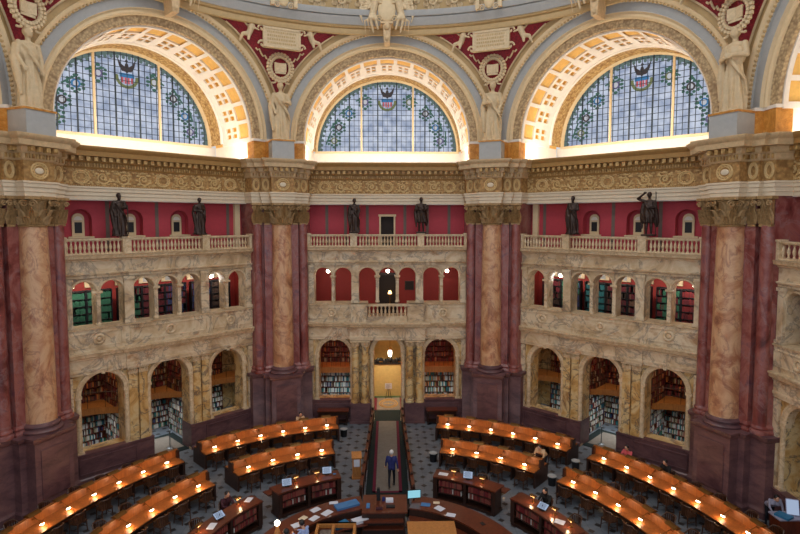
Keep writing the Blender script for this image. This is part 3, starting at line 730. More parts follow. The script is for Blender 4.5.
    while j * .36 < 4.7:
        z = j * .36; h = sqrt(4.81 ** 2 - z * z); e = .014; g.box(-h, h, wy - .04, wy, SPR + z - e, SPR + z + e); j += 1
    obj('glazing_bars', g, M['lead'], wn)
    g = G(); g.arc(0, SPR, [(4.82, wy - .01), (4.62, wy - .01)], 60)
    for i in range(44):
        a = pi * (i + .5) / 44; g.ball((4.55 * cos(a), wy, SPR + 4.55 * sin(a)), (.1, .02, .1), 8)
    obj('garland_border', g, M['g_green'], wn)
    for i, a in enumerate((12, 27, 45, 66, 114, 135, 153, 168)):     # painted seals with foliage
        a = radians(a); c = (3.75 * cos(a), wy - .012, SPR + 3.75 * sin(a)); rr = .24
        g = G(); g.ball((c[0], c[1], c[2]), (rr, .01, rr), 16)
        sl = obj('painted_seal', g, M[('g_purple', 'g_blue', 'g_brown', 'g_olive')[i % 4]], wn)
        g = G()
        for j in range(12):
            b = 2 * pi * j / 12; g.ball((c[0] + (.34 + .1 * (j % 2)) * cos(b), c[1] + .001, c[2] + (.34 + .1 * (j % 2)) * sin(b)), (.09 + .05 * (j % 3 == 0), .01, .09), 8)
        g.tube([(c[0] + .4 * cos(a) + q * .5 * cos(a + 1.4) , c[1], c[2] + .2 + q * .5 * sin(a + 1.4)) for q in (-1, -.5, 0, .5, 1)], .05, 5)
        obj('seal_wreath', g, M['g_leaf'], sl)
        g = G(); g.ball((c[0], c[1] - .012, c[2]), (.14, .01, .16), 10); obj('seal_centre', g, M['g_pale'], sl)
    c = (0, wy - .014, SPR + 3.55)
    g = G(); g.prismy([(-.4, c[2] + .12), (.4, c[2] + .12), (.4, c[2] - .12), (-.4, c[2] - .12)], wy - .02, wy - .01); sh = obj('shield', g, M['g_blue'], wn)
    g = G()
    for i in range(4): g.prismy([(-.3 + i * .17, c[2] - .12), (-.2 + i * .17, c[2] - .12), (-.2 + i * .17, c[2] - .5 + .05 * abs(i - 1.5)), (-.3 + i * .17, c[2] - .5 + .05 * abs(i - 1.5))], wy - .02, wy - .01)
    obj('shield_stripes', g, M['g_red'], sh)
    g = G(); g.ball((0, wy - .01, c[2] + .42), (.12, .012, .3), 10); g.ball((0, wy - .01, c[2] + .8), (.08, .012, .09), 8)
    for s in (-1, 1): g.prismy([(s * .06, c[2] + .45), (s * .3, c[2] + .62), (s * .52, c[2] + .98), (s * .42, c[2] + .5), (s * .26, c[2] + .22), (s * .06, c[2] + .2)], wy - .02, wy - .01)
    obj('eagle', g, M['g_brown'], sh)
    g = G()
    for j in range(14):
        a = pi + pi * j / 13; g.ball((.55 * cos(a), wy - .008, c[2] - .1 + .55 * sin(a)), (.1, .01, .1), 8)
    obj('laurel', g, M['g_olive'], sh)
    for o_ in (vr, av, lw, wn):      # the arch stands over the cornice edge
        q = 0.985; o_.scale = (q, 1, q); o_.location = Vector((-.85 * sin(-rz), -.85 * cos(-rz), 16.7 * (1 - q) - .14))
    # hidden cove lamps that wash the vault
    T = thing('cove_light', {0: 'bright lighting trough on the cornice below the central lunette', -1: 'bright lighting trough on the cornice below the left lunette', 1: 'bright lighting trough on the cornice below the right lunette', 2: 'lighting trough below the lunette at the far right edge', -2: 'lighting trough below the lunette beyond the leftmost pier'}[k], 'light', (16.45 * sin(-rz), 16.45 * cos(-rz), 15.3), rz, 'cove lights on the cornices')
    g = G(); g.box(-4.9, 4.9, -.12, .12, 0, .06); g.box(-4.9, 4.9, -.14, -.1, 0, .12); obj('trough', g, M['white'], T)
    g = G(); g.box(-4.85, 4.85, -.08, .1, .06, .09); obj('lamp_strip', g, M['bulb'], T)
    l = bpy.data.lights.new('cove_lamp', 'AREA'); l.shape = 'RECTANGLE'; l.size = 9.6; l.size_y = .25; l.energy = 330 if abs(k) < 2 else 220; l.color = (1.0, 0.9, 0.74)
    lo = bpy.data.objects.new('cove_lamp', l); COL.objects.link(lo); lo.parent = T; lo.location = (0, .05, .2); lo.rotation_euler = (radians(118), 0, 0)

# ---- pendentives, dome ring
SPR = 16.56; WA = 15.3; RA = 6.3; ZR = 22.85; RR = 15.2
def pend(az, z, extra=0.0, off=0.0):
    """point of the pendentive surface at azimuth az (deg) and height z"""
    a = ((az + 22.5) % 45) - 22.5                   # azimuth within the face
    u = WA * math.tan(radians(a)); ra = RA + extra; zb = SPR - 1.5 + sqrt(max(0, ra * ra - u * u)) if False else SPR + sqrt(max(0, ra * ra - u * u)); rb = WA / cos(radians(a))
    zb0 = SPR + sqrt(max(0, RA * RA - u * u)); t = (z - zb0) / max(.01, ZR - zb0)
    r = rb + (RR - rb) * min(1.2, max(0, t)) ** 1.9 - off
    return Vector((r * sin(radians(az)), r * cos(radians(az)), z)), zb
def pendmesh(az, extra, ztop, off, amax=22.4, n=48):
    g = G(); L = 14; cols = []
    for i in range(n + 1):
        a = az - amax + 2 * amax * i / n
        _, zb = pend(a, 20, extra)
        zb = min(zb, ztop - .001)
        cols.append([pend(a, zb + (ztop - zb) * j / L, extra, off)[0] for j in range(L + 1)])
    g.v = [tuple(p) for c in cols for p in c]
    fs = []
    for i in range(n):
        for j in range(L):
            q = (i * (L + 1) + j, (i + 1) * (L + 1) + j, (i + 1) * (L + 1) + j + 1, i * (L + 1) + j + 1)
            if cols[i][L].z - cols[i][0].z > .01 or cols[i + 1][L].z - cols[i + 1][0].z > .01: fs.append(q)
    g.f = fs; g.m = [0] * len(fs); return g
pn = {-22.5: 'left', 22.5: 'right', -67.5: 'far_left', 67.5: 'far_right'}
for az in (-22.5, 22.5, -67.5, 67.5):
    pr_ = struct('ceiling_%s_pendentive' % pn[az], pendmesh(az, 0, ZR + .02, 0), M['tan'])
    obj('red_panel', pendmesh(az, .36, 22.55, .05), M['redpan'], pr_)
    g = G()
    # thin raised frame between tan band and red panel
    for s in (-1, 1):
        pts = []
        for i in range(40):
            a = az + s * (22.3 * (1 - i / 39)) ; p, zb = pend(a, 20, .36)
        pts = [pend(az + s * 22.2 * i / 30, min(22.55, pend(az + s * 22.2 * i / 30, 20, .36)[1]), .36, .07)[0] for i in range(31)]
        g.tube([p for p in pts if p.z < 22.54], .05, 6)
    obj('panel_frame', g, M['cream'], pr_)
    tn = Vector((cos(radians(az)), -sin(radians(az)), 0)); inn = Vector((-sin(radians(az)), -cos(radians(az)), 0)); up = Vector((0, 0, 1))
    side = {-22.5: 'left of the central arch', 22.5: 'right of the central arch', -67.5: 'at the upper left corner', 67.5: 'at the upper right corner'}[az]
    def pt(x, z, o): return pend(az + (.01 if az < 0 else -.01), z, 0, 0)[0] + tn * x + inn * (o + .12)
    # tablet
    c = pt(0, 21.95, .2)
    T = thing('relief_tablet', 'cream relief tablet with lines of lettering on red spandrel ' + side, 'relief', c, 0, 'spandrel tablets')
    def tp(name, g, m): g.v = [tuple(Vector(p) - c) for p in g.v]; return obj(name, g, m, T)
    g = G(); g.obox(c, tn, inn, up, .96, .1, .46); tp('tablet', g, M['relief'])
    g = G()
    for x in (-.98, .98): g.obox(c + tn * x, tn, inn, up, .05, .14, .5)
    for z in (-.49, .49): g.obox(c + up * z, tn, inn, up, 1.03, .14, .06)
    for s in (-1, 1):
        for z in (-.42, .42):
            pts = [c + tn * (s * (1.08 + .22 * (1 - t / 14) * cos(t * .55))) + up * (z + .22 * (1 - t / 14) * sin(t * .55)) + inn * .05 for t in range(13)]
            g.tube(pts, .06, 6)
    for i in range(9): leaf(g, c + tn * (-.88 + i * .22) + up * .5, inn, tn, .3, .25, .12)
    tp('frame', g, M['relief'])
    g = G(); rnd = random.Random(int(az * 2))
    for r_ in range(4):
        x = -.8
        while x < .74:
            w_ = rnd.uniform(.04, .1); g.obox(c + tn * (x + w_ / 2) + up * (.28 - r_ * .19) + inn * .105, tn, inn, up, w_ / 2, .012, .05); x += w_ + .04
    tp('lettering', g, M['tan'])
    # wreath with open book
    c = pt(0, 20.5, .12)
    T = thing('relief_wreath', 'round cream wreath enclosing an open book on red spandrel ' + side, 'relief', c, 0, 'spandrel wreaths')
    g = G(); N = 26
    for i in range(N):
        a = 2 * pi * i / N; p = c + tn * .62 * cos(a) + up * .68 * sin(a)
        for q in (-.08, .08): g.ball(p + (tn * cos(a) + up * sin(a)) * q + inn * .04, (.11, .11, .11), 6)
    tp('wreath', g, M['relief'])
    g = G()
    for s in (-1, 1): g.obox(c + tn * s * .17 + up * .02 + inn * .05, (tn * 1 + inn * .25 * s).normalized(), (inn - tn * .25 * s).normalized(), up, .17, .03, .24)
    g.obox(c + up * -.28 + inn * .04, tn, inn, up, .3, .03, .05); tp('open_book', g, M['relief'])
    # ribbon ornament
    g = G()
    for s in (-1, 1):
        g.tube([c + tn * (s * (.1 + .1 * q)) + up * (-.7 - .05 * q + .04 * sin(q * 2)) + inn * .04 for q in range(5)], .05, 6)
        g.tube([c + tn * (s * (.75 + .1 * q)) + up * (.4 + .1 * q + .1 * sin(q * 2)) + inn * .04 for q in range(7)], .05, 6)
    g.tube([c + up * (-.68 - .06 * q) + inn * .04 for q in range(4)], .06, 6)
    tp('ribbons', g, M['relief'])
# ring
g = G(); RPROF = [(15.75, 23.12), (15.62, 23.14), (15.58, 23.3), (15.62, 23.44), (15.5, 23.5), (15.46, 23.58)]
def ringrev(g, prof, n=144): return g.lathe((0, 0, 0), prof, n, caps=False)
g = G(); g.v = []; ringrev(g, RPROF + [(15.46, 23.6), (15.75, 23.62)]); rg = struct('ceiling_ring', g, M['tan'])
g = G(); ringrev(g, [(15.6, 23.58), (15.4, 23.6), (15.36, 23.7), (15.22, 23.9), (15.2, 23.98), (15.28, 24.0), (15.28, 24.03), (15.14, 24.05), (15.06, 24.26), (15.06, 24.34), (15.5, 24.36)]); obj('grey_moulding', g, M['grey_plaster'], rg)
g = G(); ringrev(g, [(15.4, 24.34), (15.36, 24.4), (15.3, 25.7), (15.0, 25.85), (14.9, 26.1), (15.2, 26.3), (15.2, 26.6)]); obj('garland_ground', g, M['tan'], rg)
g = G(); n = 60
for i in range(-22, 23):
    a = radians(i * 5.0); o = Vector((-sin(a), -cos(a), 0)); t = Vector((cos(a), -sin(a), 0)); b = Vector((15.3 * sin(a), 15.3 * cos(a), 24.85))
    r_ = .36; sg = 1 if i % 2 else -1
    g.tube([b + t * (sg * r_ * (1 - q / 20) * cos(q * .5)) + Vector((0, 0, 1)) * (r_ * (1 - q / 20) * sin(q * .5)) + o * .08 for q in range(18)], [.1 - .003 * q for q in range(18)], 6)
    for q in range(7):
        b2 = 2 * pi * q / 7; leaf(g, b + t * .42 * cos(b2) + Vector((0, 0, 1)) * (.42 * sin(b2) - .1), o, t, .3, .3, .16)
    g.ball(b + o * .1, .13, 8)
obj('acanthus_garland', g, M['relief'], rg)
rg.scale = (.968, .968, 1); rg.location = (0, 0, -.6)

# ================================================================== ALCOVES behind the screens
rnd = random.Random(3)
stuff = G()                     # the rest of the books, beyond the individual ones
def xfm(k): return Matrix.Rotation(-radians(45 * k), 4, 'Z')
def book_row(k, p, dv, fv, L, h=.28, cols=None, w=(.04, .085), d=.18, fill=.94):
    """books standing side by side from point p along dv; fv points out of the shelf"""
    Mx = xfm(k); dv = Vector(dv); fv = Vector(fv); x = 0
    while x < L - .05:
        bw = rnd.uniform(*w); bh = h * rnd.uniform(.8, 1.0); run = rnd.random() > fill
        if not run:
            c = Vector(p) + dv * (x + bw / 2) - fv * (d / 2 + rnd.uniform(0, .03)) + Vector((0, 0, bh / 2))
            s0 = len(stuff.v); stuff.obox(c, dv, fv, (0, 0, 1), bw / 2 * .94, d / 2, bh / 2, rnd.choice(cols) if cols else rnd.choice((0, 1, 1, 2, 3, 4, 5, 6, 7, 8, 8, 9, 10, 2)))
            stuff.xf(Mx, s0)
        x += bw if not run else bw * 2
LOWC = (6, 5, 6, 9, 3, 8, 5, 6, 9, 2, 6, 4); UPC = (0, 1, 2, 8, 8, 10, 7, 1, 0, 5, 11, 8)
bc_no = 0
def bookcase(k, x0, x1, y, z0, z1, n, fy, cols, label, matname='wood_red', side=None):
    """fixed bookcase; along x facing -y when side is None, else standing along y at x=side facing fy"""
    rz = -radians(45 * k)
    if side is None: c = Vector(((x0 + x1) / 2, y, z0)); ax, fv, L = Vector((1, 0, 0)), Vector((0, -1, 0)), x1 - x0
    else: c = Vector((side, (x0 + x1) / 2, z0)); ax, fv, L = Vector((0, 1, 0)), Vector((fy, 0, 0)), x1 - x0
    wc = xfm(k) @ c
    B = thing('bookcase', label, 'bookcase', wc, rz, 'bookcases of the reading alcoves')
    d = .26; H = z1 - z0; up = Vector((0, 0, 1))
    g = G(); g.obox(-fv * d + up * H / 2, ax, fv, up, L / 2, .02, H / 2)
    for s in (-1, 1): g.obox(ax * s * (L / 2 - .02) - fv * d / 2 + up * H / 2, ax, fv, up, .02, d / 2, H / 2)
    m = max(1, round(L / 1.1))
    for i in range(1, m): g.obox(ax * (-L / 2 + L * i / m) - fv * d / 2 + up * H / 2, ax, fv, up, .02, d / 2, H / 2)
    obj('carcass', g, M[matname], B)
    for i in range(n + 1):
        g = G(); g.obox(-fv * d / 2 + up * (H * i / n), ax, fv, up, L / 2, d / 2, .02); obj('shelf', g, M[matname], B)
        if i < n: book_row(k, c - ax * (L / 2 - .04) + up * (H * i / n + .02), ax, fv, L - .08, H / n - .08, cols)
    return B

alc = {0: 'behind the central screen', -1: 'behind the left screen', 1: 'behind the right screen'}
ALL = 1
for k in (0, -1, 1, 2, -2):
    rz = -radians(45 * k); nm = WN[k]
    # shell: back wall, ends, upper floor slab, upper ceiling
    g = G(); yb = 22.3 if k == 0 else 20.9; g.box(-6.4, 6.4, yb, yb + .2, FZ, 5.6); g.box(-6.3, -6.1, 17.0, yb, FZ, 5.6); g.box(6.1, 6.3, 17.0, yb, FZ, 5.6)
    al = struct('wall_%s_alcove' % nm, g, M['siena_low'] if k else M['beige_wall'], rz=rz)
    g = G(); g.box(-6.4, 6.4, 16.85, yb + .1, 5.5, 5.75); struct('floor_%s_upper_gallery' % nm, g, M['ivory'], rz=rz)
    g = G(); g.box(-6.2, 6.2, 19.0, 19.2, 5.75, 9.95)
    for s in (-1, 1): x0, x1 = sorted((s * 5.4, s * 5.6)); g.box(x0, x1, 16.8, 19.0, 5.75, 9.95)
    struct('wall_%s_upper_gallery' % nm, g, M['redwall_low'], rz=rz)
    g = G(); g.box(-6.2, 6.2, 16.8, 19.2, 9.8, 9.95); struct('ceiling_%s_upper_gallery' % nm, g, M['ivory'], rz=rz)
    if abs(k) == 2: continue
    def light(loc, sx, sy, e, col, rot=(0, 0, 0)):
        l = bpy.data.lights.new('alcove_light', 'AREA'); l.shape = 'RECTANGLE'; l.size = sx; l.size_y = sy; l.energy = e; l.color = col
        l.spread = radians(125); o = bpy.data.objects.new('alcove_light', l); COL.objects.link(o); o.matrix_world = xfm(k) @ Matrix.Translation(loc) @ Matrix.Rotation(rot[0], 4, 'X')
    side_w = {0: 'central', -1: 'left', 1: 'right'}[k]
    if k:
        bookcase(k, -5.2, 5.2, 20.4, FZ, 1.9, 7, -1, LOWC, 'long low bookcase against the back wall of the %s alcoves' % side_w)
        bookcase(k, -5.2, 5.2, 20.4, 2.0, 5.4, 9, -1, UPC, 'long dark bookcase on the mezzanine of the %s alcoves' % side_w)
        for x in (-1.7, 1.75):
            for s in (-1, 1):
                ss = 'facing the aisle' if x * s < 0 else 'facing the outer bay'
                ps = {(-1, -1.7): 'nearer end', (-1, 1.75): 'farther end', (1, -1.7): 'farther end', (1, 1.75): 'nearer end'}[(k, x)]
                bookcase(k, 17.6, 20.1, 0, FZ, 1.9, 7, s, LOWC, 'low double-sided bookcase at the %s of the %s alcoves, %s' % (ps, side_w, ss), side=x + s * .28)
                bookcase(k, 17.6, 20.1, 0, 2.0, 5.4, 9, s, UPC, 'upper double-sided bookcase at the %s of the %s alcoves, %s' % (ps, side_w, ss), side=x + s * .28)
        # mezzanine with a scalloped wooden edge
        g = G(); pts = [(-6.1, 20.6)]
        for c0, c1 in ((-6.1, -1.7), (-1.7, 1.75), (1.75, 6.1)):
            for i in range(13):
                t = i / 12; pts.append((c0 + (c1 - c0) * t, 17.75 + 1.25 * (sin(pi * t) ** .7)))
        pts.append((6.1, 20.6)); g.prism(pts, 1.92, 2.0)
        mz = thing('mezzanine', 'wooden mezzanine with a scalloped edge halfway up the %s alcoves' % side_w, 'mezzanine', xfm(k) @ Vector((0, 0, 0)), rz, 'alcove mezzanines')
        obj('deck', g, M['wood_light'], mz)
        g = G(); edge = pts[1:-1]; g.sweep(edge, [(0.0, 1.78), (0.03, 1.78), (.03, 2.12), (0, 2.12)]); obj('fascia', g, M['wood_light'], mz)
        g = G(); g.tube([(x, y, 2.95) for x, y in edge], .02, 5); g.tube([(x, y, 2.55) for x, y in edge], .015, 5)
        for x, y in edge[::2]: g.tube([(x, y, 2.1), (x, y, 2.95)], .015, 5)
        obj('railing', g, M['wood_dark'], mz)
        light((-3.6, 18.6, 1.75), 2.6, 1.2, 42, (.86, .95, 1)); light((0, 18.7, 1.75), 2.2, 1.2, 40, (.86, .95, 1)); light((3.8, 18.6, 1.75), 2.6, 1.2, 42, (.86, .95, 1))
        light((0, 18.4, 5.4), 9, 1.2, 75, (1, .72, .45))
    else:
        for s in (-1, 1):
            sd = 'left' if s < 0 else 'right'
            x0, x1 = sorted((s * 1.3, s * 5.2))
            bookcase(k, x0, x1, 20.4, 2.08, 5.4, 9, -1, UPC, 'dark mezzanine bookcase seen through the %s arch of the central screen' % sd)
            bookcase(k, x0, x1, 20.4, FZ, 1.9, 6, -1, (6, 6, 9, 4, 6, 5, 9, 6) if s < 0 else (0, 11, 5, 9, 3, 6, 7, 6), 'bright lower bookcase seen through the %s arch of the central screen' % sd)
            g = G(); g.box(x0, x1, 18.4, 20.6, 2.0, 2.08)
            mz = thing('mezzanine', 'wooden mezzanine seen through the %s arch of the central screen' % sd, 'mezzanine', (0, 0, 0), 0, 'alcove mezzanines')
            obj('deck', g, M['wood_light'], mz)
            g = G(); g.box(x0, x1, 18.34, 18.42, 1.9, 2.3); obj('fascia', g, M['wood_light'], mz)
            g = G(); g.tube([(x0, 18.4, 3.1), (x1, 18.4, 3.1)], .02, 5)
            for i in range(14): x = x0 + (x1 - x0) * i / 13; g.tube([(x, 18.4, 2.3), (x, 18.4, 3.1)], .012, 5)
            obj('railing', g, M['wood_dark'], mz)
            light((s * 3.3, 18.8, 1.8), 2.4, 1.2, 50, (.8, .95, 1)); light((s * 3.3, 18.0, 5.4), 3, 1.0, 34, (1, .45, .25))
            g = G(); g.box(s * 1.2 - .06, s * 1.2 + .06, 17.0, 22.3, FZ, 5.5); struct('wall_corridor_%s' % sd, g, M['ochre'])
            # table with papers in the bay
            T = thing('work_table', 'low table with papers behind the %s arch of the central screen' % sd, 'table', (s * 3.2, 17.7, FZ), 0)
            g = G(); g.box(-.9, .9, -.35, .35, .74, .79); obj('tabletop', g, M['paper'], T)
            for q in (-.8, .8):
                for r_ in (-.28, .28): obj('leg', G().box(q - .03, q + .03, r_ - .03, r_ + .03, 0, .74), M['wood_dark'], T)
        # corridor: beige partition, yellow lit vault behind
        g = G(); g.box(-1.14, 1.14, 20.75, 20.9, FZ, 1.8); obj('partition', g, M['beige_wall'], al)
        g = G(); arcwall(g, -1.14, 1.14, FZ, 5.5, 21.6, 21.7, [(0, .95, 1.9, 3.5)]); g.arc(0, 3.5, [(.95, 21.7), (.95, 22.25)], 20); obj('vaulted_end', g, M['ochre'], al)
        light((0, 18.9, 5.3), 1.4, 3.0, 50, (1, .74, .36)); light((0, 19.4, 3.6), .8, 1.6, 60, (1, .92, .7))
        g = G(); g.box(-.95, 1.0, 20.7, 20.95, 1.8, 1.9)
        for i in range(9): g.ball((-.9 + i * .22, 20.82, 2.0 + .06 * (i % 3)), (.14, .08, .16 + .05 * (i % 2)), 8)
        hd = obj('black_flower_stand', g, M['black']); tag(hd, 'row of dark plants on top of the beige partition in the central doorway', 'plants')
        hd.name = 'potted_plants'
        # second floor: dark doorway and frame picture
        g = G(); g.box(-.55, .55, 18.9, 19.02, 5.75, 8.3); dr = struct('door_2', g, M['dark'])
        g = G(); g.box(-.68, -.55, 18.85, 19.02, 5.75, 8.42); g.box(.55, .68, 18.85, 19.02, 5.75, 8.42); g.box(-.7, .7, 18.85, 19.02, 8.3, 8.45); obj('door_frame', g, M['wood_dark'], dr)
        g = G(); g.box(-.3, .3, -.04, .0, 0, .6); pc = thing('wall_picture', 'small dark framed picture on red wall behind the upper arcade', 'picture', (1.45, 18.98, 7.3))
        obj('frame', g, M['wood_dark'], pc); obj('picture_surface', G().box(-.24, .24, -.05, -.04, .06, .54), M['dark'], pc)
    # second-floor book stacks on the two oblique sides
    if k:
        for i, c in enumerate(CEN_UP):
            fr_ = i if k < 0 else 6 - i      # 0 = nearest to the camera
            if k < 0: cs, nmz = [((3,), 'green'), ((3,), 'green'), ((3, 1, 3), 'green and purple'), ((1,), 'crimson'), ((1, 4), 'purple'), ((1, 4), 'dark purple'), ((8,), 'brown')][i]
            else: cs, nmz = [((8, 1), 'dark red'), ((3, 4), 'dark green'), ((9,), 'teal'), ((1, 8), 'maroon'), ((10, 1), 'brown'), ((1, 3), 'crimson'), ((0, 1), 'red')][i]
            B = thing('stack_case', 'case of %s volumes in the %s screen, at %s upper arch from outside' % (nmz, side_w, ORD[fr_]), 'bookcase', xfm(k) @ Vector((c, 17.9, 5.75)), rz, 'stack cases of the upper gallery')
            wd = .6
            g = G(); g.box(-wd, wd, .3, .34, 0, 2.65); g.box(-wd, -wd + .04, 0, .3, 0, 2.65); g.box(wd - .04, wd, 0, .3, 0, 2.65); obj('carcass', g, M['black'], B)
            for j in range(8):
                obj('shelf', G().box(-wd, wd, 0, .3, j * .37, j * .37 + .03), M['black'], B)
                if j < 7: book_row(k, (c - wd + .05, 17.92, 5.75 + j * .37 + .03), (1, 0, 0), (0, -1, 0), 2 * wd - .1, .31, cs, (.05, .09), .2, .97)
            g = G(); arcwall(g, c - .38, c + .38, 8.45, 9.2, 18.9, 19.0, [(c, .18, 8.5, 8.8)])
            w_ = struct('window_%d' % (30 + i + (10 if k > 0 else 0)), g, M['cream'], rz=rz); obj('window_pane', G().box(c - .16, c + .16, 18.95, 18.98, 8.5, 8.85), M['grey_plaster'], w_)
    for e_, x in ((30, -3.3), (30, 3.3), (24, 0)): light((x, 17.0, 9.5), 2.2, .3, e_ if k else e_ * .14, (1, .9, .8), (.8, 0))

# globe lamps of the upper gallery
gl = {(-1, -4.13): 'behind the nearest upper arch of the left screen', (-1, 3.0): 'behind the farthest pair of upper arches on the left screen',
      (0, -3.73): 'behind the leftmost pair of upper arches of the central screen', (0, 0.03): 'behind the middle upper arch of the central screen', (0, 3.78): 'behind the rightmost pair of upper arches of the central screen',
      (1, -3.01): 'behind the farthest pair of upper arches on the right screen', (1, 4.12): 'behind the nearest upper arch of the right screen'}
for (k, x), w_ in gl.items():
    L = thing('globe_lamp', 'small bright hanging lamp ' + w_, 'lamp', xfm(k) @ Vector((x, 17.3, 8.72)), 0, 'lamps of the upper gallery')
    obj('globe', G().ball((0, 0, 0), .12, 14), M['bulb'], L)
    g = G(); g.tube([(0, 0, .1), (0, 0, 1.06)], .015, 6); g.lathe((0, 0, .1), [(.06, 0), (.05, .04), (.02, .06)], 10); obj('stem', g, M['bronze_lamp'], L)
    l = bpy.data.lights.new('globe_light', 'POINT'); l.energy = 9; l.color = (1, .92, .8); l.shadow_soft_size = .13
    lo = bpy.data.objects.new('globe_light', l); COL.objects.link(lo); lo.parent = L; lo.location = (0, -.02, -.25)
# lantern of the corridor
L = thing('hanging_lantern', 'glowing glass lantern hanging in the central doorway', 'lamp', (.16, 18.0, 3.25))
g = G(); g.lathe((0, 0, 0), [(.04, -.2), (.1, -.15), (.13, .04), (.1, .2), (.04, .26)], 12); obj('glass', g, M['bulb'], L)
g = G(); g.tube([(0, 0, .3), (0, 0, 2.3)], .015, 6); g.lathe((0, 0, .25), [(.17, 0), (.1, .1), (.03, .16)], 12); obj('bracket', g, M['bronze_lamp'], L)
L = thing('table_lamp', 'warm lamp burning in the dark doorway behind the upper arcade', 'lamp', (.16, 18.2, 5.75))
g = G(); g.lathe((0, 0, 0), [(.14, 0), (.05, .1), (.03, 1.4)], 10); obj('stand', g, M['bronze_lamp'], L)
g = G(); g.lathe((0, 0, 1.4), [(.13, 0), (.07, .2)], 12); obj('lamp_shade', g, M['bulb_warm'], L)

# small black loudspeakers on the piers
for k, x, lab in ((-1, 4.3, 'small black loudspeaker under the architrave by the left arch pier'), (1, -4.3, 'small black loudspeaker under the architrave by the right arch pier')):
    p = xfm(k) @ Vector((x, 16.55, 13.0)); T = thing('loudspeaker', lab, 'speaker', p, -radians(45 * k), 'loudspeakers')
    g = G(); g.box(-.28, .28, -.15, .12, 0, .36); obj('cabinet', g, M['black'], T)
    g = G(); g.arc(0, .18, [(.13, -.15), (.14, -.17), (.05, -.16)], 16, 0, 2 * pi); obj('cone', g, M['steel'], T)

# ================================================================== STATUES
def robe(g, c, H, z0, z1, prof, nf=9, amp=.07, seed=0, sy=.8, tw=.0):
    """draped cloth: a lathe with running folds"""
    r_ = random.Random(seed); N = 40; K = 16; ph = [r_.uniform(0, 6) for _ in range(4)]; vs = []
    for i in range(K + 1):
        t = i / K; z = z0 + (z1 - z0) * t; rr = prof(t)
        for j in range(N):
            a = 2 * pi * j / N; f = 1 + amp * (1 - t * .6) * (sin(nf * a + ph[0] + tw * t * 4) + .5 * sin((nf + 4) * a + ph[1] - tw * t * 6))
            vs.append((c[0] + rr * f * cos(a), c[1] + rr * f * sin(a) * sy, z))
    fs = [(i * N + j, i * N + (j + 1) % N, (i + 1) * N + (j + 1) % N, (i + 1) * N + j) for i in range(K) for j in range(N)]
    fs += [tuple(range(N))[::-1], tuple(range(K * N, (K + 1) * N))]
    g.add(vs, fs)
def arm(g, H, sh, el, ha, fingers=True, k=1.0):
    sh, el, ha = Vector(sh), Vector(el), Vector(ha)
    g.capsule(sh, el, .032 * H * k, .025 * H * k); g.capsule(el, ha, .025 * H * k, .017 * H * k)
    if fingers: hand(g, H, ha, (ha - el).normalized(), k)
def hand(g, H, ha, d, k=1.0):
    side = d.cross(Vector((0, -1, .2))).normalized() if abs(d.y) < .9 else Vector((1, 0, 0)); nrm = d.cross(side).normalized()
    c = ha + d * .025 * H; s0 = len(g.v)
    g.obox(c, d, side, nrm, .026 * H, .021 * H, .009 * H)
    for i, L in enumerate((.036, .043, .04, .031)):
        b = ha + d * .047 * H + side * (i - 1.5) * .0125 * H; m_ = b + d * L * .55 * H + nrm * .004 * H
        g.tube([b - d * .01 * H, m_, m_ + d * L * .4 * H + nrm * .012 * H], [.0062 * H * k, .0058 * H * k, .0045 * H * k], 6)
    b = ha + d * .012 * H + side * -.018 * H; g.tube([b, b - side * .018 * H + d * .02 * H, b - side * .02 * H + d * .042 * H + nrm * .006 * H], [.008 * H * k, .007 * H * k, .005 * H * k], 6)
def head(g, c, H, yaw=0.0, hair=True, beard=False, look=-1):
    s0 = len(g.v); R = H * .066
    g.ball((0, 0, 0), (R * .74, R * .9, R), 16); g.ball((0, -R * .2, -R * .45), (R * .58, R * .62, R * .55), 12)
    g.tube([(0, -R * .82, R * .12), (0, -R * 1.06, -R * .16), (0, -R * .86, -R * .22)], [R * .09, R * .14, R * .08], 6)
    for s in (-1, 1):
        g.ball((s * R * .27, -R * .82, R * .1), (R * .1, R * .06, R * .07), 8); g.ball((s * R * .76, 0, -R * .02), (R * .09, R * .2, R * .26), 8)
        g.tube([(s * R * .12, -R * .87, R * .26), (s * R * .42, -R * .78, R * .28)], R * .07, 5)
    g.ball((0, -R * .84, -R * .5), (R * .24, R * .1, R * .08), 8)
    if hair: g.ball((0, R * .16, R * .2), (R * .84, R * .92, R * .94), 16)
    if beard: g.ball((0, -R * .6, -R * .95), (R * .42, R * .35, R * .55), 12)
    g.xf(Matrix.Translation(c) @ Matrix.Rotation(yaw, 4, 'Z'), s0)

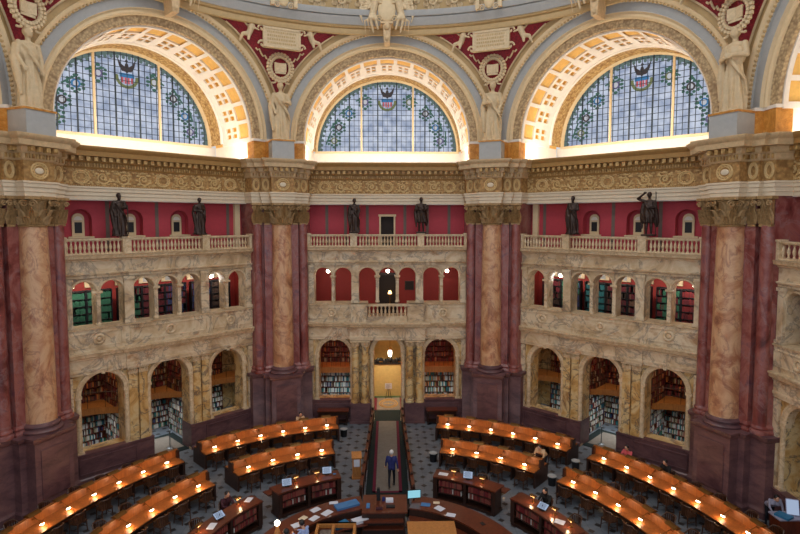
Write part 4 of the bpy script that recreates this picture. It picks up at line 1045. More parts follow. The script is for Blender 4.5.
def robed_statue(H, seed, arms, yaw=0.0, beard=False, short=False, skirt=None):
    """standing draped figure facing -y, feet on z=0"""
    g = G(); skirt = skirt or (.135, .085)
    z0 = .0 if not short else .3 * H
    robe(g, (0, 0), H, z0, .62 * H, lambda t: H * (skirt[0] * (1 - t) + skirt[1] * t + .014 * sin(pi * t)), 8, .17, seed, .82, .7)
    robe(g, (0, 0), H, .56 * H, .82 * H, lambda t: H * (.078 + .04 * sin(pi * min(1, t * 1.0)) - .02 * t ** 3), 7, .09, seed + 1, .7, 1.5)
    g.ball((0, 0, .79 * H), (.12 * H, .065 * H, .05 * H), 14)
    # diagonal mantle
    pts = [(-.11 * H, -.02 * H, .8 * H), (-.06 * H, -.085 * H, .72 * H), (.03 * H, -.1 * H, .6 * H), (.1 * H, -.09 * H, .5 * H), (.13 * H, -.02 * H, .42 * H), (.12 * H, .03 * H, .25 * H)]
    for q in range(3): g.tube([(x + q * .012 * H, y, z - q * .03 * H) for x, y, z in pts], [.016 * H] * 6, 7)
    g.capsule((0, 0, .8 * H), (0, -.005 * H, .9 * H), .034 * H, .03 * H)
    head(g, Vector((0, -.012 * H, .94 * H)), H, yaw, True, beard)
    if short:
        for s in (-1, 1):
            g.capsule((s * .05 * H, 0, .4 * H), (s * .055 * H, -.02 * H, .2 * H), .05 * H, .034 * H); g.capsule((s * .055 * H, -.02 * H, .22 * H), (s * .06 * H, .0, .04 * H), .036 * H, .022 * H)
            g.ball((s * .062 * H, -.035 * H, .02 * H), (.026 * H, .06 * H, .022 * H), 10)
    else:
        for s in (-1, 1): g.ball((s * .05 * H, -.12 * H, .015 * H), (.026 * H, .045 * H, .018 * H), 8)
    for a in arms: arm(g, H, *[tuple(q * H for q in p) for p in a], k=1.25)
    g.tube([(-.14 * H, .03 * H, .78 * H), (-.17 * H, .02 * H, .6 * H), (-.15 * H, -.02 * H, .4 * H), (-.14 * H, -.04 * H, .16 * H)], [.03 * H, .045 * H, .05 * H, .02 * H], 8)
    return g
REST_L = ((-.115, 0, .79), (-.15, -.01, .64), (-.12, -.07, .52)); REST_R = ((.115, 0, .79), (.15, -.01, .64), (.12, -.07, .52))
BEND_R = ((.115, 0, .79), (.16, -.02, .65), (.05, -.12, .66)); BEND_L = ((-.115, 0, .79), (-.16, -.02, .65), (-.05, -.12, .64))
RAISE_L = ((-.115, 0, .8), (-.25, -.04, .86), (-.1, -.1, .96))
stat = [  # name part, face k, u, H, mesh spec, label, extras
 (-1, -2.3, 2.05, (11, [REST_L, BEND_R], .2, True), 'dark bronze statue of a cloaked bearded man, nearer one on the left balustrade', 'staff'),
 (-1, 1.75, 1.95, (12, [REST_R, BEND_L], -.2, False), 'dark bronze statue of a slim robed figure, farther one on the left balustrade', None),
 (0, -1.98, 2.05, (13, [REST_L, REST_R], 0, False), 'dark bronze statue of a long-coated man left of the central dark door', 'coat'),
 (0, 2.05, 2.12, (14, [BEND_L, BEND_R], .1, False), 'dark bronze statue with folded arms and bare legs right of the central dark door', 'short'),
 (1, -1.7, 2.05, (15, [REST_L, BEND_R], 0, True), 'dark bronze statue of a heavily robed bearded man, farther one on the right balustrade', None),
 (1, 2.3, 2.12, (16, [RAISE_L, BEND_R], .4, False), 'dark bronze statue raising one hand to its brow, nearer one on the right balustrade', 'short_staff')]
for k, u, H, (sd, arms, yaw, beard), lab, ex in stat:
    sh = ex in ('short', 'short_staff')
    g = robed_statue(H, sd, arms, yaw, beard, sh, (.14, .11) if sh else (.14, .095))
    if ex in ('short', 'short_staff'): g.tube([(0, .06 * H, .78 * H), (.1 * H, .09 * H, .6 * H), (.15 * H, .07 * H, .3 * H), (.15 * H, .05 * H, .2 * H)], [.04 * H, .07 * H, .06 * H, .03 * H], 8)
    g.box(-.3, .3, -.26, .26, -.02, .07)
    me = fuse(g, M['bronze'], .022, 'body')
    p = xfm(k) @ Vector((u, 15.97, 11.16)); T = thing('bronze_statue', lab, 'statue', p, -radians(45 * k), 'bronze statues on the balustrades')
    obj('body', me, None, T)
    if ex in ('staff', 'short_staff'):
        g = G(); g.tube([(.36, -.1, .07), (.34, -.14, 1.5 if ex == 'staff' else 2.15)], .022, 6); obj('staff', g, M['bronze'], T)
    if ex == 'coat':
        g = G(); g.box(-.2, -.02, -.34, -.26, 1.12, 1.34); obj('book', g, M['bronze'], T)
sst = [(-22.5, 3.25, (21, [REST_L, BEND_R]), 'cream plaster statue of a robed woman on a grey pedestal, left of the central lunette'),
       (22.5, 3.35, (22, [BEND_L, REST_R]), 'cream plaster statue of a robed woman on a grey pedestal, right of the central lunette'),
       (-67.5, 3.3, (23, [REST_L, REST_R]), 'large cream plaster robed statue at the upper left corner'),
       (67.5, 3.5, (24, [BEND_L, BEND_R]), 'large cream plaster robed statue holding cloth at the upper right')]
for az, H, (sd, arms), lab in sst:
    g = robed_statue(H, sd, arms, .2 if az < 0 else -.2, False, False, (.135, .08)); g.box(-.55, .55, -.45, .45, -.05, .08)
    me = fuse(g, M['statue'], .027, 'body', 1)
    p = (15.8 * sin(radians(az)), 15.8 * cos(radians(az)), 16.43)
    T = thing('plaster_statue', lab, 'statue', p, -radians(az), 'allegorical statues between the arches'); obj('body', me, None, T)
    P = thing('statue_pedestal', 'blue-grey block pedestal under the ' + {-22.5: 'statue left of the central lunette', 22.5: 'statue right of the central lunette', -67.5: 'large statue at the upper left', 67.5: 'large statue at the upper right'}[az], 'pedestal', (p[0], p[1], 15.35), -radians(az), 'statue pedestals')
    g = G(); g.box(-.62, .62, -.6, .5, 0, 1.0); obj('block', g, M['grey_plaster'], P)
    g = G(); g.box(-.66, .66, -.64, .5, 1.0, 1.08); obj('cap', g, M['ochre'], P)
# figure groups over the arch crowns
for k in (-1, 0, 1):
    g = G()
    for s in (-1, 1):
        x = s * .8
        g.capsule((x, 0, .55), (x * .8, -.05, 1.25), .2, .24); g.capsule((x, 0, .55), (x * 1.15, -.3, .25), .17, .14); g.capsule((x * 1.15, -.3, .25), (x * .95, -.22, -.5), .1, .05)
        g.capsule((x * .95, 0, .5), (x * .8, -.35, .2), .17, .14); g.capsule((x * .8, -.35, .2), (x * .62, -.3, -.35), .1, .05)
        g.capsule((x, 0, 1.25), (x * 1.3, -.15, .85), .09, .07); g.capsule((x * .8, -.1, 1.25), (x * .4, -.25, 1.1), .09, .07)
        head(g, Vector((x * .8, -.08, 1.62)), 2.3, s * .4)
        for q in range(5): g.tube([(x * 1.2, .05, 1.3 - q * .1), (x * (1.6 + .1 * q), .05, 1.6 - q * .22), (x * (1.9 - .05 * q), 0, 1.3 - q * .3)], [.09, .08, .03], 6)
        for q in range(3): g.tube([(x * .9, -.2, .5 - q * .05), (x * (1.15 + .2 * q), -.28, .1), (x * (.9 + .3 * q), -.15, -.35 - .1 * q)], [.06, .05, .02], 6)
    me = fuse(g, M['relief'], .03, 'winged_figures', 1)
    p = xfm(k) @ Vector((0, 14.6, 22.95)); side = {-1: 'the left arch', 0: 'the central arch', 1: 'the right arch'}[k]
    T = thing('cartouche_group', 'cream relief of two winged figures beside a shield, crowning ' + side, 'relief', p, -radians(45 * k), 'figure groups over the arches')
    obj('winged_figures', me, None, T)
    g = G(); g.ball((0, -.15, .75), (.5, .14, .7), 16)
    for s in (-1, 1):
        for z in (.25, 1.3): volute(g, (s * .42, -.25, z), (0, -1, 0), (1, 0, 0), .2, s)
    for i in range(5): leaf(g, (-.4 + .2 * i, -.2, 1.35), (0, -1, 0), (1, 0, 0), .4, .25, .12)
    obj('shield', g, M['cream'], T)
    g = G(); g.prismy([(-.24, 0), (.24, 0), (.15, -1.05), (-.15, -1.05)], -.3, .6); g.ball((0, -.32, -.2), (.2, .12, .2), 10); g.ball((0, -.3, -.85), (.13, .1, .14), 10); g.box(-.36, .36, -.38, .6, -.06, .06)
    obj('keystone', g, M['gilt_ivory'], T)
for az in (-22.5, 22.5, -67.5, 67.5):   # little oval shields above the tablets
    p = (14.7 * sin(radians(az)), 14.7 * cos(radians(az)), 23.95); T = thing('oval_shield', 'cream oval shield with scrolls on the dome ring above the ' + {-22.5: 'tablet left of centre', 22.5: 'tablet right of centre', -67.5: 'tablet at the far left', 67.5: 'tablet at the far right'}[az], 'relief', p, -radians(az), 'oval shields on the dome ring')
    g = G(); g.ball((0, -.1, 0), (.32, .14, .48), 14); obj('shield', g, M['cream'], T)
    g = G()
    for s in (-1, 1):
        g.box(s * .62 - .1, s * .62 + .1, -.3, .1, -.5, 1.6)
        for z in (-.45, .45): volute(g, (s * .38, -.2, z), (0, -1, 0), (1, 0, 0), .18, s)
    obj('scrolls', g, M['relief'], T)
    p2 = (15.3 * sin(radians(az)), 15.3 * cos(radians(az)), 22.05)
    for s in (-1, 1):
        T = thing('cherub', 'cream cherub relief at the %s of the tablet %s' % ('left' if s < 0 else 'right', {-22.5: 'left of the central arch', 22.5: 'right of the central arch', -67.5: 'in the upper left corner', 67.5: 'in the upper right corner'}[az]), 'relief', p2, -radians(az), 'cherubs beside the tablets')
        g = G(); x = s * 1.75
        g.capsule((x, 0, 0), (x - s * .15, -.05, .4), .16, .18); head(g, Vector((x - s * .22, -.12, .7)), 2.0, s * .6)
        g.capsule((x, 0, 0), (x + s * .35, -.12, -.1), .13, .1); g.capsule((x + s * .35, -.12, -.1), (x + s * .5, -.08, -.45), .1, .06); g.capsule((x, 0, 0), (x + s * .05, -.12, -.35), .12, .07)
        g.capsule((x - s * .1, -.1, .35), (x - s * .5, -.15, .2), .07, .05); g.capsule((x, 0, .35), (x + s * .3, -.05, .6), .07, .05)
        obj('body', fuse(g, M['relief'], .035, 'body'), None, T)

# ================================================================== CARPETS AND AISLE
ZO = FZ
def pol(r, az, z=0.0): return Vector((r * sin(radians(az)), r * cos(radians(az)), z))
R_ = thing('aisle_carpet', 'long taupe aisle carpet with crimson and dark green borders leading to the central door', 'carpet', (0, 11, 0))
for nm_, x0, x1, z1, m in (('green_border', -.98, .98, .012, 'carpet_green'), ('red_stripe', -.66, .66, .016, 'carpet_red'), ('taupe_field', -.53, .53, .02, 'carpet_beige')):
    y0, y1 = {'green_border': (5.1, 17.9), 'red_stripe': (7.1, 15.95), 'taupe_field': (7.25, 15.95)}[nm_]
    if nm_ == 'red_stripe':
        g = G(); g.box(-.68, -.54, y0 - 11, y1 - 11, .005, z1); g.box(.54, .68, y0 - 11, y1 - 11, .005, z1); g.box(-.68, .68, y0 - 11, y0 - 11 + .14, .005, z1)
    else: g = G(); g.box(x0, x1, y0 - 11, y1 - 11, .002, z1)
    obj(nm_, g, M[m], R_)
R2 = thing('medallion_rug', 'small taupe rug with an oval gold medallion just inside the central doorway', 'rug', (.06, 19.15, 0))
obj('field', G().box(-.78, .78, -1.2, 1.25, .002, .02), M['carpet_beige'], R2)
g = G(); g.box(-.98, -.78, -1.2, 1.25, .002, .022); g.box(.78, .98, -1.2, 1.25, .002, .022); obj('side_border', g, M['carpet_red'], R2)
g = G(); N = 36
for a_, b_, w_ in ((.6, .8, .05), (.45, .58, .03)): g.tube([(a_ * cos(2 * pi * i / N), b_ * sin(2 * pi * i / N), .02) for i in range(N + 1)], w_, 5)
for i in range(-3, 4): g.ball((i * .1, 0, .02), (.035, .22 - .03 * abs(i), .02), 6)
obj('medallion', g, M['gold_thread'], R2)
tag(obj('green_runner', G().box(-1.05, 1.05, -.15, .15, .002, .015), M['green_runner'], loc=(0, 20.56, 0)), 'bright green carpet strip in front of the beige partition in the central doorway', 'carpet')
E_ = thing('notice_easel', 'small white notice on a stand in front of the beige partition', 'sign', (.06, 20.25, 0))
g = G(); g.tube([(-.2, 0, 0), (0, -.02, 1.1)], .02, 6); g.tube([(.2, 0, 0), (0, -.02, 1.1)], .02, 6); g.tube([(0, .3, 0), (0, 0, 1.0)], .02, 6); obj('stand', g, M['wood_dark'], E_)
obj('board', G().box(-.24, .24, -.06, -.04, .7, 1.1), M['paper'], E_)
g = G()
for q in range(5): g.box(-.18, .16 - .05 * (q % 2), -.066, -.06, 1.02 - q * .065, 1.035 - q * .065)
obj('writing', g, M['g_brown'], E_)
for s in (-1, 1):
    T = thing('aisle_partition', 'low dark wooden partition along the %s side of the aisle carpet' % ('left' if s < 0 else 'right'), 'partition', (s * 1.0, 11, 0), 0, 'aisle partitions')
    p0, p1 = Vector((s * 1.14 - s * 1.0, -5.2, 0)), Vector((s * .9 - s * 1.0, 4.55, 0)); d = (p1 - p0).normalized(); n_ = Vector((d.y, -d.x, 0)); c = (p0 + p1) / 2; L_ = (p1 - p0).length / 2
    g = G(); g.obox(c + Vector((0, 0, .42)), d, n_, (0, 0, 1), L_, .03, .42); obj('panel', g, M['wood_red'], T)
    g = G(); g.obox(c + Vector((0, 0, .87)), d, n_, (0, 0, 1), L_, .07, .03); obj('top_rail', g, M['wood_red'], T)
    for i in range(9):
        g = G(); q = p0 + d * (2 * L_ * i / 8); g.obox(q + Vector((0, 0, .46)), d, n_, (0, 0, 1), .06, .055, .46); g.ball((q.x, q.y, .97), .07, 8); obj('post', g, M['wood_dark'], T)
for k in (-1, 1):
    c = xfm(k) @ Vector((0, 17.6, 0)); sd = {-1: 'left', 1: 'right'}[k]
    T = thing('doorway_rug', 'pale rug with dark green border inside the middle doorway of the %s screen' % sd, 'rug', c, -radians(45 * k), 'doorway rugs')
    obj('border', G().box(-1.3, 1.3, -1.4, 1.5, .002, .015), M['carpet_green'], T); obj('field', G().box(-.9, .9, -.9, 1.2, .01, .022), M['carpet_beige'], T)
    T = thing('barrier_post', 'thin metal barrier post in the middle doorway of the %s screen' % sd, 'barrier post', xfm(k) @ Vector((-.25 * k, 17.0, .02)), 0, 'barrier posts')
    g = G(); g.lathe((0, 0, 0), [(.16, 0), (.16, .03), (.03, .06)], 14); obj('foot', g, M['steel'], T); g = G(); g.tube([(0, 0, .05), (0, 0, 1.0)], .025, 8); g.ball((0, 0, 1.0), .04, 8); obj('post', g, M['steel'], T)

# ================================================================== CHAIRS
def chair_proto():
    T = thing('armchair', '', 'chair')
    m = M['wood_chair']
    g = G(); g.prism([(-.24, -.22), (.24, -.22), (.26, .2), (.2, .25), (-.2, .25), (-.26, .2)], .42, .46); g.ball((0, 0, .465), (.21, .2, .02), 12); obj('seat', g, M['leather'], T)
    for x, y in ((-.21, -.2), (.21, -.2), (-.2, .2), (.2, .2)):
        g = G(); g.tube([(x * 1.1, y * 1.12, 0), (x, y, .43)], [.02, .026], 7); obj('leg', g, m, T)
    g = G()
    for i in range(9):
        a = -pi / 2 + (i - 4) * .3; c = Vector((.25 * cos(a), .02 + .24 * sin(a), .62)); g.obox(c, (-sin(a), cos(a), 0), (cos(a), sin(a), .1), (0, 0, 1), .026, .01, .18)
    obj('back_slats', g, m, T)
    g = G(); pts = [(.29 * cos(-pi / 2 + (i - 8) * .21), .05 + .29 * sin(-pi / 2 + (i - 8) * .21), .7 + (.14 if abs(i - 8) < 5 else .14 - .05 * (abs(i - 8) - 4))) for i in range(17)]
    g.tube(pts, [.03 if 3 < i < 13 else .024 for i in range(17)], 7); obj('curved_back_rail', g, m, T)
    for s in (-1, 1): g = G(); g.tube([(s * .23, .16, .44), (s * .27, .18, .64)], .016, 6); g.tube([(s * .28, .22, .645), (s * .29, -.03, .68)], .022, 6); obj('arm', g, m, T)
    g = G(); g.tube([(-.2, 0, .18), (.2, 0, .18)], .012, 5)
    for s in (-1, 1): g.tube([(s * .21, -.2, .18), (s * .21, .2, .18)], .012, 5)
    obj('stretcher', g, m, T)
    return T
chair0 = chair_proto(); used = [False]
def place_chair(r, az, inward, label, group):
    """inward: the sitter faces the hall's centre"""
    p = pol(r, az); rz = -radians(az) + (pi if inward else 0) + random.uniform(-.14, .14)
    if not used[0]:
        used[0] = True; chair0.location = p + Vector((0, 0, ZO)); chair0.rotation_euler = (0, 0, rz); chair0['label'] = label; chair0['group'] = group; return chair0
    return dup(chair0, p, rz, label, group)

# ================================================================== READING DESKS
def lamp_proto():
    T = thing('reading_lamp', '', 'lamp')      # origin on the partition, local +y away from the centre
    g = G(); g.tube([(0, 0, -.08), (0, 0, .12)], .018, 6); g.box(-.05, .05, -.05, .05, -.09, -.06); obj('bracket', g, M['bronze_lamp'], T)
    g = G()
    pts = [(-.17 + .34 * i / 10, .1 + .09 * sin(pi * i / 10)) for i in range(11)]
    vs = [(x, y, z) for x in (-.26, .26) for y, z in pts]
    g.add(vs, [(i, i + 1, 12 + i, 11 + i) for i in range(10)] + [tuple(range(11)), tuple(range(21, 10, -1))])
    g.tube([(-.27, 0, .19), (.27, 0, .19)], .012, 6); obj('hood', g, M['bronze_lamp'], T)
    g = G(); g.tube([(0, -.02, .02), (0, -.2, -.06), (0, -.36, -.13)], .012, 6); g.lathe((0, -.4, -.19), [(.02, .06), (.06, .02), (.07, 0)], 12); obj('lamp_arm', g, M['bronze_lamp'], T)
    g = G(); g.ball((0, -.44, -.225), (.1, .05, .03), 10); obj('bulb', g, M['bulb'], T)
    return T
lamp0 = lamp_proto(); lused = [False]
LIGHTW = bpy.data.lights.new('reading_light', 'POINT'); LIGHTW.energy = 8; LIGHTW.color = (1, .56, .24); LIGHTW.shadow_soft_size = .05
LIGHTO = bpy.data.lights.new('reading_light_rear', 'POINT'); LIGHTO.energy = 1.2; LIGHTO.color = (1, .55, .22); LIGHTO.shadow_soft_size = .05
def place_lamp(r, az, z, label, group, rear=True):
    p = pol(r, az, z); rz = -radians(az)
    if not lused[0]:
        lused[0] = True; L = lamp0; L.location = p + Vector((0, 0, ZO)); L.rotation_euler = (0, 0, rz); L['label'] = label; L['group'] = group
        for nm_, ld, loc in (('reading_light', LIGHTW, (0, -.55, -.19)), ('reading_light_rear', LIGHTO, (0, .2, -.02))):
            o = bpy.data.objects.new(nm_, ld); COL.objects.link(o); o.parent = L; o.location = loc
        return L
    return dup(lamp0, p, rz, label, group)

desk_names = {('o', -1): 'outer far-left', ('o', -2): 'outer centre-left', ('i', -1): 'inner far-left', ('i', -2): 'inner centre-left',
              ('o', 1): 'outer far-right', ('o', 2): 'outer centre-right', ('i', 1): 'inner far-right', ('i', 2): 'inner centre-right'}
def reading_desk(ring, code, r0, rp, r1, a0, a1, lamps):
    s = 1 if code > 0 else -1; nmd = desk_names[(ring, code)]; A0, A1 = sorted((s * a0, s * a1))
    c = pol(rp, (A0 + A1) / 2)
    D = thing('reading_desk', 'long curved wooden reading desk, %s one, lit by a row of small lamps' % nmd.replace('-', ' '), 'desk', c, 0, 'curved reading desks')
    g = G(); g.ring(r0, rp - .02, .73, .765, A0, A1, zf=.03); wpart('desktop', g, M['wood_desk'], D, 'sloping desktop on the side of the hall centre')
    g = G(); g.ring(rp + .02, r1, .76, .795, A0, A1, zf=-.03); wpart('desktop', g, M['wood_desk'], D)
    g = G(); g.ring(rp - .03, rp + .03, .1, 1.14, A0, A1); wpart('partition', g, M['wood_desk'], D)
    g = G(); g.ring(rp - .07, rp + .07, 1.14, 1.18, A0 - .2, A1 + .2); wpart('ridge_rail', g, M['wood_desk'], D)
    g = G(); g.ring(r0 + .03, r0 + .06, .64, .73, A0, A1); wpart('apron', g, M['wood_dark'], D)
    for a_ in (A0, A1):
        w = .25; g = G(); g.ring(r0 + .03, r1 - .03, 0, .74, a_ - w, a_ + w, 2); g.ring(rp - .2, rp + .2, .74, 1.16, a_ - w, a_ + w, 2); wpart('end_panel', g, M['wood_dark'], D)
    am = sorted(lamps)
    for a_, b_ in zip(am[:-1], am[1:]):
        q = s * (a_ + b_) / 2; g = G(); g.ring(r0 + .12, r1 - .12, 0, .73, q - .14, q + .14, 2); wpart('support_panel', g, M['wood_dark'], D)
    sd = 'left' if s < 0 else 'right'; n = len(am)
    for i, a_ in enumerate(am):
        place_lamp(rp, s * a_, 1.1, 'hooded bronze reading lamp on the %s desk, %s from its end nearest the aisle' % (nmd, ORD[i]), 'reading lamps')
        place_chair(r0 - .22 + random.uniform(-.06, .04), s * a_ + random.uniform(-.5, .5), False, 'wooden armchair on the near side of the %s desk, %s from the aisle' % (nmd, ORD[i]), 'reading chairs')
        place_chair(r1 + .22 + random.uniform(-.04, .05), s * a_ + random.uniform(-.6, .6), True, 'wooden armchair on the far side of the %s desk, %s from the aisle' % (nmd, ORD[i]), 'reading chairs')
for s in (-1, 1):
    reading_desk('o', s * 2, 13.2, 13.96, 14.56, 12.0, 43.2, [14.6 + 5.2 * i for i in range(6)])
    reading_desk('o', s * 1, 13.2, 13.96, 14.56, 48.0, 88.4, [51.0 + 4.97 * i for i in range(8)])
    reading_desk('i', s * 2, 9.98, 10.72, 11.32, 15.3, 42.8, [18.7 + 6.85 * i for i in range(4)])
    reading_desk('i', s * 1, 9.98, 10.72, 11.32, 49.4, 88.5, [53.0 + 6.4 * i for i in range(6)])

# ================================================================== BOOKCASE DESKS with their books (individual volumes)
bmesh_cache = {}
def book_mesh(ci):
    if ci not in bmesh_cache:
        g = G(); g.box(-.5, .5, -.5, .5, 0, 1); g.box(-.38, .38, -.46, .52, .02, 1.001); bmesh_cache[ci] = g.mesh('book', [BM[ci]])
    return bmesh_cache[ci]
bord = ['first', 'second', 'third', 'fourth', 'fifth', 'sixth', 'seventh', 'eighth', 'ninth', 'tenth', 'eleventh', 'twelfth', 'thirteenth', 'fourteenth', 'fifteenth', 'sixteenth', 'seventeenth', 'eighteenth', 'nineteenth', 'twentieth']
def shelf_desk(s, a0, a1, nmd, bays):
    A0, A1 = sorted((s * a0, s * a1)); c = pol(7.1, (A0 + A1) / 2)
    D = thing('bookcase_desk', 'curved dark bookcase counter, %s one, with open shelves of reddish books' % nmd, 'bookcase', c, 0, 'curved bookcase counters')
    ri, ro = 6.74, 7.4
    g = G(); g.ring(ri - .06, ro + .05, 1.04, 1.1, A0 - .8, A1 + .8); wpart('counter_top', g, M['wood_red'], D)
    g = G(); g.ring(ri + .3, ro, .1, 1.04, A0, A1); wpart('back_panel', g, M['wood_dark'], D)
    g = G(); g.ring(ri - .04, ro, 0, .12, A0 - .5, A1 + .5); wpart('plinth', g, M['wood_dark'], D)
    g = G(); g.ring(ro + .02, ro + .48, .74, .78, A0 - 1.2, A1 + 1.2); wpart('writing_ledge', g, M['wood_red'], D)
    for z in (.36, .64):
        g = G(); g.ring(ri, ri + .3, z, z + .03, A0, A1); wpart('shelf', g, M['wood_dark'], D)
    g = G(); g.ring(ri, ri + .3, .96, 1.04, A0, A1); wpart('frieze_board', g, M['wood_dark'], D)
    for i in range(bays + 1):
        q = A0 + (A1 - A0) * i / bays; w = .9; g = G(); g.ring(ri - .03, ri + .3, .1, 1.04, q - w * (.55 if 0 < i < bays else .9), q + w * (.55 if 0 < i < bays else .9), 2); wpart('divider', g, M['wood_dark'], D)
    rr = random.Random(int(a0) + s)
    for b in range(bays):
        q0 = A0 + (A1 - A0) * b / bays + 1.3; q1 = A0 + (A1 - A0) * (b + 1) / bays - 1.3
        for sh, z, hh in ((0, .39, .23), (1, .67, .26)):
            n = 19
            for i in range(n):
                ci = rr.choice((0, 0, 2, 2, 2, 10, 0, 2, 1)) if sh or rr.random() < .93 else 6
                a_ = q0 + (q1 - q0) * (i + .5) / n; o = bpy.data.objects.new('book', book_mesh(ci)); COL.objects.link(o)
                w = radians(abs(q1 - q0) / n) * 6.8 * rr.uniform(.72, .95); o.location = pol(ri + .13, a_, z + ZO); o.rotation_euler = (0, 0, -radians(a_)); o.scale = (w, .19, hh * rr.uniform(.8, 1))
                tag(o, '%s book, %s from left, %s row, %s bay of the %s bookcase counter' % (bookname[ci], bord[i], ('lower', 'upper')[sh], ('left', 'right')[b] if bays == 2 else ORD[b], nmd), 'book', 'books of the bookcase counters')
    return D
for s in (-1, 1):
    sd = 'left' if s < 0 else 'right'
    shelf_desk(s, 18.4, 41.4, 'centre-' + sd, 2); shelf_desk(s, 49.4, 74, 'far-' + sd, 2)
# lamps, screens and chairs of the bookcase counters
def small_lamp(r, az, z, label, e=2.6):
    T = thing('counter_lamp', label, 'lamp', pol(r, az, z), -radians(az), 'counter lamps')
    g = G(); g.lathe((0, .1, 0), [(.07, 0), (.07, .02), (.015, .03), (.012, .24)], 10); obj('stem', g, M['bronze_lamp'], T)
    g = G(); g.box(-.14, .14, -.0, .14, .24, .28); obj('lamp_shade', g, M['bronze_lamp'], T)
    g = G(); g.tube([(-.1, .03, .23), (.1, .03, .23)], .014, 6); obj('lamp_tube', g, M['bulb_warm'], T)
    l = bpy.data.lights.new('counter_light', 'POINT'); l.energy = e; l.color = (1, .66, .36); l.shadow_soft_size = .04
    o = bpy.data.objects.new('counter_light', l); COL.objects.link(o); o.parent = T; o.location = (0, -.05, .17)
def screen(r, az, z, label, w=.42, h=.3, tilt=35, m='screen', yaw=0):
    T = thing('display_screen', label, 'screen', pol(r, az, z), -radians(az) + yaw, 'screens on the counters')
    c, s_ = cos(radians(tilt)), sin(radians(tilt)); ax, ay, az_ = Vector((1, 0, 0)), Vector((0, s_, c)), Vector((0, -c, s_))
    g = G(); g.obox(Vector((0, 0, .05)) + ay * h / 2, ax, ay, az_, w / 2, h / 2, .012); obj('screen_frame', g, M['black'], T)
    g = G(); g.obox(Vector((0, 0, .05)) + ay * h / 2 + az_ * .014, ax, ay, az_, w / 2 - .015, h / 2 - .015, .002); sc = obj('screen_surface', g, M[m], T)
    g = G()
    for q in range(5): g.obox(Vector((-.02 * (q % 2), 0, .05)) + ay * (h * (.2 + .15 * q)) + az_ * .018, ax, ay, az_, w * .34, .008, .001)
    obj('text_lines', g, M['lead'], sc)
    g = G(); g.box(-.1, .1, -.02, .2, 0, .02); g.tube([(0, .12, .01), (0, .1, .18)], .015, 6); obj('foot', g, M['black'], T)
small_lamp(7.1, -33.5, 1.1, 'small warm lamp on the centre-left bookcase counter, beside the left screen')
small_lamp(7.05, -25.9, 1.1, 'small warm lamp on the centre-left bookcase counter, beside the right screen')
small_lamp(7.0, 24.7, 1.1, 'small warm lamp on the centre-right bookcase counter, nearest the aisle')
small_lamp(6.95, 35.7, 1.1, 'small warm lamp on the centre-right bookcase counter, farther from the aisle')
small_lamp(7.2, -54.8, 1.1, 'warm lamp shining on the far-left bookcase counter before the seated reader', 5)
small_lamp(7.15, -71.5, 1.1, 'warm lamp at the lower left on the far-left bookcase counter', 5)
small_lamp(7.1, 55, 1.1, 'warm lamp at the aisle end of the far-right bookcase counter', 5)
small_lamp(7.1, 64, 1.1, 'warm lamp in the middle of the far-right bookcase counter', 5)
small_lamp(7.1, 71.2, 1.1, 'warm lamp at the outer end of the far-right bookcase counter', 5)
screen(7.0, -37.4, 1.1, 'tilted pale screen at the outer end of the centre-left bookcase counter', yaw=-.35)
screen(7.15, -22.0, 1.1, 'tilted pale screen at the aisle end of the centre-left bookcase counter', yaw=-.25)
screen(7.0, 30.2, 1.1, 'tilted pale screen in the middle of the centre-right bookcase counter', yaw=.3)
screen(7.0, -63.8, 1.1, 'tilted pale screen on the far-left bookcase counter', tilt=60, yaw=-.2)
screen(6.95, 60, 1.1, 'tilted pale screen on the far-right bookcase counter', tilt=60, yaw=.2)
for r, az, nm_ in ((8.15, -31.5, 'centre-left bookcase counter, outer one'), (8.3, -23.5, 'centre-left bookcase counter, one nearest the aisle'), (8.15, 22.4, 'centre-right bookcase counter, one nearest the aisle'), (8.15, 32.0, 'centre-right bookcase counter, outer one'),
                   (8.15, -54.2, 'far-left bookcase counter under the seated reader'), (8.1, -65, 'far-left bookcase counter, outer one'), (8.15, 54.2, 'far-right bookcase counter under the seated reader'), (8.1, 65, 'far-right bookcase counter, outer one')):
    place_chair(r, az, True, 'wooden armchair behind the ' + nm_, 'reading chairs')
def sheet(r, az, z, w, h, m, label, name='paper_sheet', cat='paper', yaw=0.0, t=.012):
    g = G(); g.box(-w / 2, w / 2, -h / 2, h / 2, 0, t); g.box(-w / 2 + .02, w / 2 + .015, -h / 2 - .012, h / 2 - .03, t, t + .004)
    o = obj(name, g, M[m], loc=pol(r, az, z), rz=-radians(az) + yaw); tag(o, label, cat, 'papers and folders on the counters'); return o
sheet(7.1, -19.4, 1.1, .12, .12, 'bluepaper', 'small blue slip beside the aisle-end screen of the centre-left counter')
sheet(7.05, 20.8, 1.1, .4, .26, 'paper', 'white paper at the aisle end of the centre-right bookcase counter')
sheet(7.0, 67.8, 1.1, .36, .3, 'paper', 'white sheets on the far-right bookcase counter beside the middle lamp', yaw=.6)
sheet(7.2, -51.2, 1.1, .34, .24, 'paper', 'open white papers at the aisle end of the far-left bookcase counter', yaw=.5)
sheet(7.0, -68, 1.1, .4, .26, 'paper', 'open white papers beside the screen of the far-left bookcase counter', yaw=.3)

